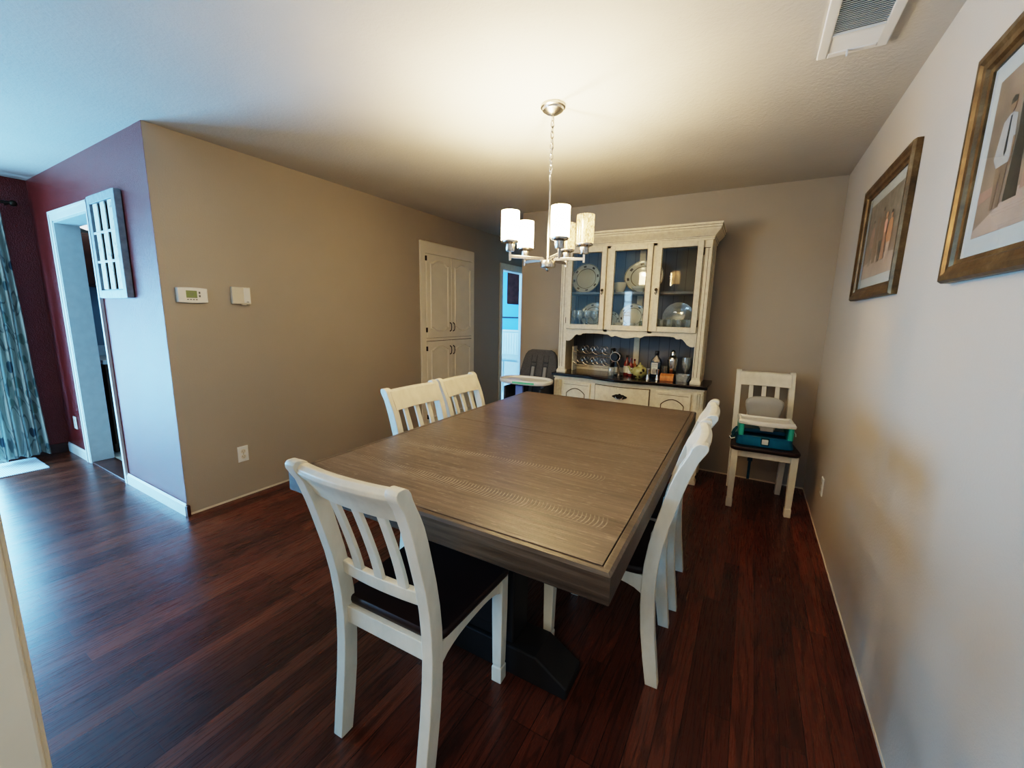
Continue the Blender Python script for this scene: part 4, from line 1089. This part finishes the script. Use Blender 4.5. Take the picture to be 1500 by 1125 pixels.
# ================================================================== WALL THINGS
def picture(name, y0, y1, z0, z1, fw_, label, kind):
    X = XR; t = thing(name, label, 'picture', (X, (y0 + y1) / 2, z0), world=True)
    prof = [(0, .0), (0, .020), (.006, .030), (.020, .030), (.030, .024), (.044, .022), (.050, .014), (fw_, .012), (fw_, .0)]
    rings = []
    for o, d in prof: rings.append([(X - .001 - d, y0 + o, z0 + o), (X - .001 - d, y1 - o, z0 + o), (X - .001 - d, y1 - o, z1 - o), (X - .001 - d, y0 + o, z1 - o)])
    M().loft(rings, cap=False).build('frame', 'frame', t)
    a0, a1, b0, b1 = y0 + fw_, y1 - fw_, z0 + fw_, z1 - fw_
    M().box(X - .007, X - .002, a0 - .003, a1 + .003, b0 - .003, b1 + .003).build('mat_board', 'mat_board', t)
    mm = .048
    p0, p1, q0, q1 = a0 + mm, a1 - mm, b0 + mm, b1 - mm
    ph = M().box(X - .0078, X - .007, p0, p1, q0, q1).build('photo_print', 'p_bg', t)
    def P(u, v): return (p1 - (p1 - p0) * u, q0 + (q1 - q0) * v)      # u runs left to right as seen
    lay = [.0078]
    def poly(nm, pts, mat):
        a = lay[0]; lay[0] += .00012
        M().prism([P(*p) for p in pts], 'x', X - a - .0001, X - a + .0001).build(nm, mat, ph)
    def oval(u, v, ru, rv, n=14): return [(u + ru * math.cos(2 * PI * i / n), v + rv * math.sin(2 * PI * i / n)) for i in range(n)]
    def man(u, s, v0, shirt, tr, tie=True):
        H_ = s
        poly('trouser_leg', [(u - .035, v0), (u - .012, v0), (u + .0, v0 + .42 * H_), (u - .05, v0 + .42 * H_)], tr)
        poly('trouser_leg', [(u + .012, v0), (u + .035, v0), (u + .045, v0 + .42 * H_), (u - .005, v0 + .42 * H_)], tr)
        poly('shirt', [(u - .05, v0 + .40 * H_), (u + .045, v0 + .40 * H_), (u + .065, v0 + .55 * H_), (u + .05, v0 + .82 * H_), (u + .012, v0 + .86 * H_), (u - .012, v0 + .86 * H_), (u - .055, v0 + .82 * H_), (u - .085, v0 + .50 * H_)], shirt)
        if tie: poly('tie', [(u - .004, v0 + .84 * H_), (u + .006, v0 + .84 * H_), (u + .012, v0 + .52 * H_), (u + .0, v0 + .48 * H_), (u - .008, v0 + .52 * H_)], 'p_dark')
        poly('arm', [(u + .05, v0 + .62 * H_), (u + .068, v0 + .62 * H_), (u + .064, v0 + .36 * H_), (u + .052, v0 + .36 * H_)], 'p_skin')
        poly('face', oval(u, v0 + .93 * H_, .022, .06 * H_), 'p_skin')
        poly('hair', [(u - .024, v0 + .95 * H_), (u + .024, v0 + .95 * H_), (u + .022, v0 + 1.0 * H_), (u, v0 + 1.02 * H_), (u - .022, v0 + 1.0 * H_)], 'p_dark')
    def woman(u, s, v0, top, sk):
        H_ = s
        poly('skirt', [(u - .05, v0), (u + .055, v0), (u + .03, v0 + .60 * H_), (u - .03, v0 + .60 * H_)], sk)
        poly('blouse', [(u - .03, v0 + .58 * H_), (u + .03, v0 + .58 * H_), (u + .042, v0 + .80 * H_), (u + .01, v0 + .87 * H_), (u - .01, v0 + .87 * H_), (u - .042, v0 + .80 * H_)], top)
        poly('face', oval(u, v0 + .93 * H_, .020, .055 * H_), 'p_skin')
        poly('hair', [(u - .026, v0 + .86 * H_), (u - .018, v0 + .95 * H_), (u + .018, v0 + .95 * H_), (u + .026, v0 + .86 * H_), (u + .028, v0 + .98 * H_), (u, v0 + 1.02 * H_), (u - .028, v0 + .98 * H_)], 'p_trouser')
    if kind == 'near':
        poly('stone_wall', [(.22, .35), (1, .55), (1, 1), (.22, 1)], 'p_wall')
        poly('footpath', [(0, 0), (1, 0), (1, .30), (.30, .22), (0, .05)], 'p_path')
        poly('fountain_rim', [(0, .22), (.18, .26), (.18, .31), (0, .30)], 'p_pink')
        woman(.275, .70, .17, 'p_dark', 'p_dark'); man(.165, .66, .15, 'p_shirt', 'p_trouser')
        woman(.40, .70, .20, 'p_pink', 'p_pink'); man(.56, .74, .20, 'p_shirt', 'p_trouser'); woman(.68, .70, .20, 'p_dark', 'p_pink'); man(.80, .72, .18, 'p_shirt', 'p_dark')
    else:
        poly('stone_wall', [(0, .45), (1, .50), (1, 1), (0, 1)], 'p_wall')
        poly('footpath', [(0, 0), (1, 0), (1, .22), (.5, .28), (0, .18)], 'p_path')
        man(.22, .60, .16, 'p_pink', 'p_wall', False); woman(.36, .58, .18, 'p_trouser', 'p_trouser'); man(.52, .66, .17, 'p_trouser', 'p_dark', False)
        man(.78, .60, .12, 'p_orange', 'p_path', False); woman(.64, .56, .18, 'p_pink', 'p_trouser')
    M().box(X - .0105, X - .0100, a0 - .001, a1 + .001, b0 - .001, b1 + .001).build('glass_pane', 'pane', t)
    return t
picture('framed_photograph', .93, 1.758, 1.503, 2.112, .062, 'bronze framed group photograph nearest the camera on the right wall, cut by the picture edge', 'near')
picture('framed_photograph', 2.285, 3.108, 1.500, 2.098, .062, 'bronze framed sepia photograph nearer the corner on the right wall', 'far')

def outlet(c, axis, label):
    # plate facing +X ('l'), -X ('r') or -Y ('f')
    t = thing('wall_outlet', label, 'outlet', (0, 0, 0))
    OFF[0] = Vector((0, 0, 0))
    pl_ = M().loft([[(-.036, 0, -.058), (.036, 0, -.058), (.036, 0, .058), (-.036, 0, .058)], [(-.036, -.004, -.058), (.036, -.004, -.058), (.036, -.004, .058), (-.036, -.004, .058)], [(-.032, -.007, -.054), (.032, -.007, -.054), (.032, -.007, .054), (-.032, -.007, .054)]]).build('cover_plate', 'white_plastic', t, bevel=.001)
    for z in (-.020, .020):
        r = M().lathe([(.0155, -.0088), (.0165, -.0085), (.0165, -.006)], (0, 0, z), 20, 'y').build('receptacle', 'ivory_plastic', t, smooth=True)
        M().box(-.008, -.0055, -.0094, -.0086, z - .002, z + .007).box(.0055, .008, -.0094, -.0086, z - .002, z + .007).box(-.002, .002, -.0094, -.0086, z - .010, z - .006).build('slot', 'grey_mark', r)
    M().lathe([(.0005, -.0085), (.003, -.0082), (.003, -.006)], (0, 0, 0), 10, 'y').build('screw', 'nickel', t)
    t.location = c; t.rotation_euler = (0, 0, {'l': R(90), 'r': R(-90), 'f': 0}[axis])
    return t
outlet((XL + .0006, 1.498, .328), 'l', 'white duplex outlet low on the beige left wall')
outlet((XR - .0006, 3.197, .320), 'r', 'white outlet plate on the right wall near the corner chair')
outlet((-5.265, YC - .0022, .322), 'f', 'white outlet plate on the dark red wall beside the kitchen opening')

# thermostat
ty0, ty1, tz0, tz1 = 1.197, 1.366, 1.413, 1.512
t = thing('thermostat', 'white programmable thermostat with green display on the beige wall', 'thermostat', (XL, 1.282, tz0), world=True)
def tring(x, k):
    o = []
    n = 10
    cy, cz = (ty0 + ty1) / 2, (tz0 + tz1) / 2; hy, hz = (ty1 - ty0) / 2 * k, (tz1 - tz0) / 2 * k
    for i in range(n + 1): u = -1 + 2 * i / n; o.append((x, cy + hy * u, cz - hz * (.92 + .08 * (1 - u * u))))
    for i in range(n + 1): u = 1 - 2 * i / n; o.append((x, cy + hy * u, cz + hz * (.92 + .08 * (1 - u * u))))
    return o
bd = M().loft([tring(XL + .0001, 1), tring(XL + .020, 1), tring(XL + .026, .95)]).build('housing', 'white_plastic', t, bevel=.002)
lc = M().box(XL + .0262, XL + .0272, 1.243, 1.303, 1.446, 1.492).build('display', 'lcd', t)
ln = M()
def seg7(m, y, z, w_, h, on, d=.0022):
    s = {'a': (y, y + w_, z + h - d, z + h), 'g': (y, y + w_, z + h / 2 - d / 2, z + h / 2 + d / 2), 'd': (y, y + w_, z, z + d),
         'f': (y, y + d, z + h / 2, z + h), 'b': (y + w_ - d, y + w_, z + h / 2, z + h), 'e': (y, y + d, z, z + h / 2), 'c': (y + w_ - d, y + w_, z, z + h / 2)}
    for k in on:
        a, b, c_, e = s[k]; m.box(XL + .0272, XL + .0276, a, b, c_, e)
seg7(ln, 1.261, 1.460, .009, .019, 'abc'); seg7(ln, 1.274, 1.460, .009, .019, 'abged')
ln.box(XL + .0272, XL + .0276, 1.246, 1.300, 1.4895, 1.491).box(XL + .0272, XL + .0276, 1.246, 1.262, 1.449, 1.451).box(XL + .0272, XL + .0276, 1.268, 1.30, 1.449, 1.451)
ln.build('digits', 'grey_mark', lc)
for y in (1.250, 1.266, 1.282, 1.298):
    M().box(XL + .026, XL + .0285, y - .005, y + .005, 1.433, 1.439).build('button', 'grey_mark', t, bevel=.001)
M().box(XL + .026, XL + .0285, 1.312, 1.322, 1.473, 1.487).build('button', 'grey_mark', t, bevel=.002)
M().box(XL + .026, XL + .0285, 1.312, 1.322, 1.452, 1.466).build('button', 'grey_mark', t, bevel=.002)
t = thing('wall_chime', 'small ivory control box on the beige wall, right of the thermostat', 'control box', (XL, 1.575, 1.416), world=True)
M().box(XL + .0001, XL + .026, 1.513, 1.636, 1.416, 1.533).build('housing', 'ivory_plastic', t, bevel=.004)
M().box(XL + .026, XL + .029, 1.588, 1.630, 1.426, 1.528).build('side_cover', 'white_plastic', t, bevel=.002)
M().box(XL + .029, XL + .0295, 1.603, 1.618, 1.430, 1.434).build('slot', 'grey_mark', t)
M().box(XL + .004, XL + .022, 1.575, 1.605, 1.408, 1.416).build('bottom_tab', 'ivory_plastic', t, bevel=.002)

# window-style collage frame on the red wall
x0, x1, z0, z1 = -4.055, -3.560, 1.440, 2.118; Y = YC - .0022
t = thing('collage_frame', 'grey-white slatted photo frame with nine narrow pictures on the red wall', 'picture frame', ((x0 + x1) / 2, Y, z0), world=True)
fwid = .052
fr = M().box(x0, x0 + fwid, Y - .038, Y, z0, z1).box(x1 - fwid, x1, Y - .038, Y, z0, z1).box(x0 + fwid, x1 - fwid, Y - .038, Y, z0, z0 + fwid).box(x0 + fwid, x1 - fwid, Y - .038, Y, z1 - fwid, z1)
fr.build('outer_frame', 'collage', t, bevel=.003)
M().box(x0 + fwid, x1 - fwid, Y - .024, Y, z0 + fwid, z1 - fwid).build('backing', 'black', t)
ih = (z1 - z0 - 2 * fwid) / 3; iw = (x1 - x0 - 2 * fwid) / 3
for k in (1, 2):
    zz_ = z0 + fwid + k * ih
    M().box(x0 + fwid, x1 - fwid, Y - .036, Y - .020, zz_ - .008, zz_ + .008).build('cross_bar', 'white_trim', t, bevel=.002)
def photo_strip(seed):
    n = NT('faded_photo_strip_%s' % 'abcdefghi'[seed]); v = n.coord(loc=(seed * 3.1, 0, seed * 1.7))
    f = n.noise(v, 22, 4, .7); n.base(n.ramp(f, [(.3, (.22, .26, .30, 1)), (.45, (.70, .72, .60, 1)), (.6, (.78, .80, .74, 1)), (.75, (.30, .38, .5, 1))])); n.set(Roughness=.6); return n.m
for r_ in range(3):
    for c_ in range(3):
        xx = x0 + fwid + c_ * iw + iw * .38; zz_ = z0 + fwid + r_ * ih
        M().box(xx, xx + iw * .60, Y - .035, Y - .029, zz_ + .006, zz_ + ih - .006).build('photo', photo_strip(r_ * 3 + c_), t)

# ceiling vent
t = thing('ceiling_vent', 'white slatted air vent in the ceiling by the right wall', 'vent', (.222, 1.92, H - .02), world=True)
vx0, vx1, vy0, vy1 = .112, .332, 1.62, 2.222
m = M(); o_ = .034
m.box(vx0, vx0 + o_, vy0, vy1, H - .014, H - .0005).box(vx1 - o_, vx1, vy0, vy1, H - .014, H - .0005).box(vx0 + o_, vx1 - o_, vy0, vy0 + .03, H - .014, H - .0005).box(vx0 + o_, vx1 - o_, vy1 - .03, vy1, H - .014, H - .0005)
m.build('frame', 'white_plastic', t, bevel=.004)
M().box(vx0 + o_, vx1 - o_, vy0 + .03, vy1 - .03, H - .003, H - .0006).build('duct_shade_sheet', 'black', t)  # flat black sheet standing in for the shade inside the duct
ym_ = 2.075
def slats(a, b, matn, nm, ang):
    y = a
    while y < b - .004:
        M().box(vx0 + o_, vx1 - o_, -.0055, .0055, -.0006, .0006).xf(Matrix.Translation((0, y + .005, H - .0085)) @ Matrix.Rotation(R(ang), 4, 'X')).build(nm, matn, t)
        y += .0112
slats(vy0 + .035, ym_ - .006, 'white_plastic', 'slat', 42)
slats(ym_ + .006, vy1 - .034, 'white_plastic', 'slat', -22)
M().box(vx0 + o_, vx1 - o_, ym_ - .005, ym_ + .004, H - .014, H - .003).build('divider', 'white_plastic', t)
M().box(.205, .211, vy1 - .032, vy1 - .022, H - .034, H - .006).build('damper_lever', 'white_plastic', t, bevel=.001)

# curtain with rod
t = thing('leaf_print_curtain', 'floor-length beige curtain with dark leaf print at the patio door', 'curtain', (XF + .1, .75, .03), world=True)
rows = []
nz, nu = 14, 90
for j in range(nz + 1):
    z = .045 + (2.19 - .045) * j / nz
    y0_ = .66 - .03 * (1 - j / nz); y1_ = .935 + .045 * (1 - j / nz)
    row = []
    for i in range(nu + 1):
        u = i / nu; q = u * 5.5 * 2 * PI
        amp = .026 + .012 * (1 - j / nz)
        row.append((XF + .115 + amp * math.sin(q + .4 * math.sin(j * .5)) + .008 * math.sin(q * .37 + j), y0_ + (y1_ - y0_) * (u + .008 * math.cos(q)), z + (.01 * math.sin(q * .5) if j == 0 else 0)))
    rows.append(row)
M().loft(rows, closed=False).build('fabric', 'curtain', t, smooth=True, auto=False)
rd = thing('curtain_rod', 'dark metal curtain rod with ball end above the patio door', 'curtain rod', (XF + .12, 0, 2.2), world=True)
M().tube([(XF + .115, -1.6, 2.215), (XF + .115, .995, 2.215)], .012, 10).build('rod', 'bronze_dark', rd, smooth=True)
M().ell((XF + .115, 1.01, 2.215), .024, .024, .024).build('finial', 'bronze_dark', rd, smooth=True)
for y in (-1.5, .985):
    M().box(XF + .0005, XF + .115, y - .006, y + .006, 2.209, 2.221).build('bracket', 'bronze_dark', rd)
m = M().loft([rrect(-5.54, -5.085, -.02, .888, .01, .0005), rrect(-5.54, -5.085, -.02, .888, .01, .010)])
tag(recenter(m.build('door_mat', 'mat_rug', bevel=.002)), 'pale ribbed mat on the wood floor below the leaf curtain', 'mat')

# ================================================================== LIGHT
def area(name, loc, rot, sx, sy, power, col):
    l = bpy.data.lights.new(name, 'AREA'); l.shape = 'RECTANGLE'; l.size = sx; l.size_y = sy; l.energy = power; l.color = col
    o = bpy.data.objects.new(name, l); COL.objects.link(o); o.location = loc; o.rotation_euler = rot; return o
area('patio_daylight', (XF - .20, (WY0 + WY1) / 2, .82), (0, R(-90), 0), 1.50, 1.90, 230, (.19, .53, 1.0))
area('rear_window_fill', ((RX0 + RX1) / 2, YREAR - .2, 1.4), (R(90), 0, 0), 1.15, 1.25, 60, (.42, .70, 1.0))  # cool fill light for the added rear window
area('small_window_daylight', (-2.5, YREAR - .16, 1.56), (R(90), 0, 0), .2, .8, 3.5, (.45, .72, 1.0))
area('bathroom_fill_light', (-5.2, 5.0, 1.7), (0, R(-90), 0), .9, .9, 70, (.38, .70, 1.0))  # unseen cool lamp added inside the blue room, no window built there
area('kitchen_area_light', (-4.2, 3.2, 2.1), (0, 0, 0), .6, .6, 5, (.6, .8, 1.0))  # small cool area lamp facing down inside the kitchen
for b in bulbs:
    l = bpy.data.lights.new('chandelier_bulb_light', 'POINT'); l.energy = 20; l.color = (1, .78, .50); l.shadow_soft_size = .02
    o = bpy.data.objects.new('chandelier_bulb_light', l); COL.objects.link(o); o.location = b
# unseen warm fill lamp added behind the camera
l = bpy.data.lights.new('rear_fill_light', 'AREA'); l.shape = 'DISK'; l.size = .9; l.energy = 14; l.color = (1, .90, .76)
o = bpy.data.objects.new('rear_fill_light', l); COL.objects.link(o); o.location = (-.35, -1.1, 2.36)
W = bpy.data.worlds.new('daylight_sky'); SC.world = W; W.use_nodes = True
W.node_tree.nodes['Background'].inputs[0].default_value = (.55, .75, 1, 1); W.node_tree.nodes['Background'].inputs[1].default_value = 1.2

# ================================================================== CAMERA
F = 597.669
fw = Vector((-.49457775, .85260235, -.1687071)); rt = Vector((.86305102, .50469968, .02052257)); up = Vector((-.10264401, .13545283, .98545255))
cd = bpy.data.cameras.new('camera'); cd.sensor_width = 36; cd.lens = 36 * F / 1500; cd.clip_start = .02
cam = bpy.data.objects.new('camera', cd); COL.objects.link(cam)
mw = Matrix(((rt.x, up.x, -fw.x, 0), (rt.y, up.y, -fw.y, 0), (rt.z, up.z, -fw.z, 1.3852), (0, 0, 0, 1)))
cam.matrix_world = mw
SC.camera = cam
SC.view_settings.view_transform = 'Filmic'
SC.view_settings.look = 'High Contrast'
SC.view_settings.exposure = .92
SC.cycles.use_denoising = True
SC.cycles.max_bounces = 10
SC.cycles.transparent_max_bounces = 24
SC.cycles.sample_clamp_indirect = 6
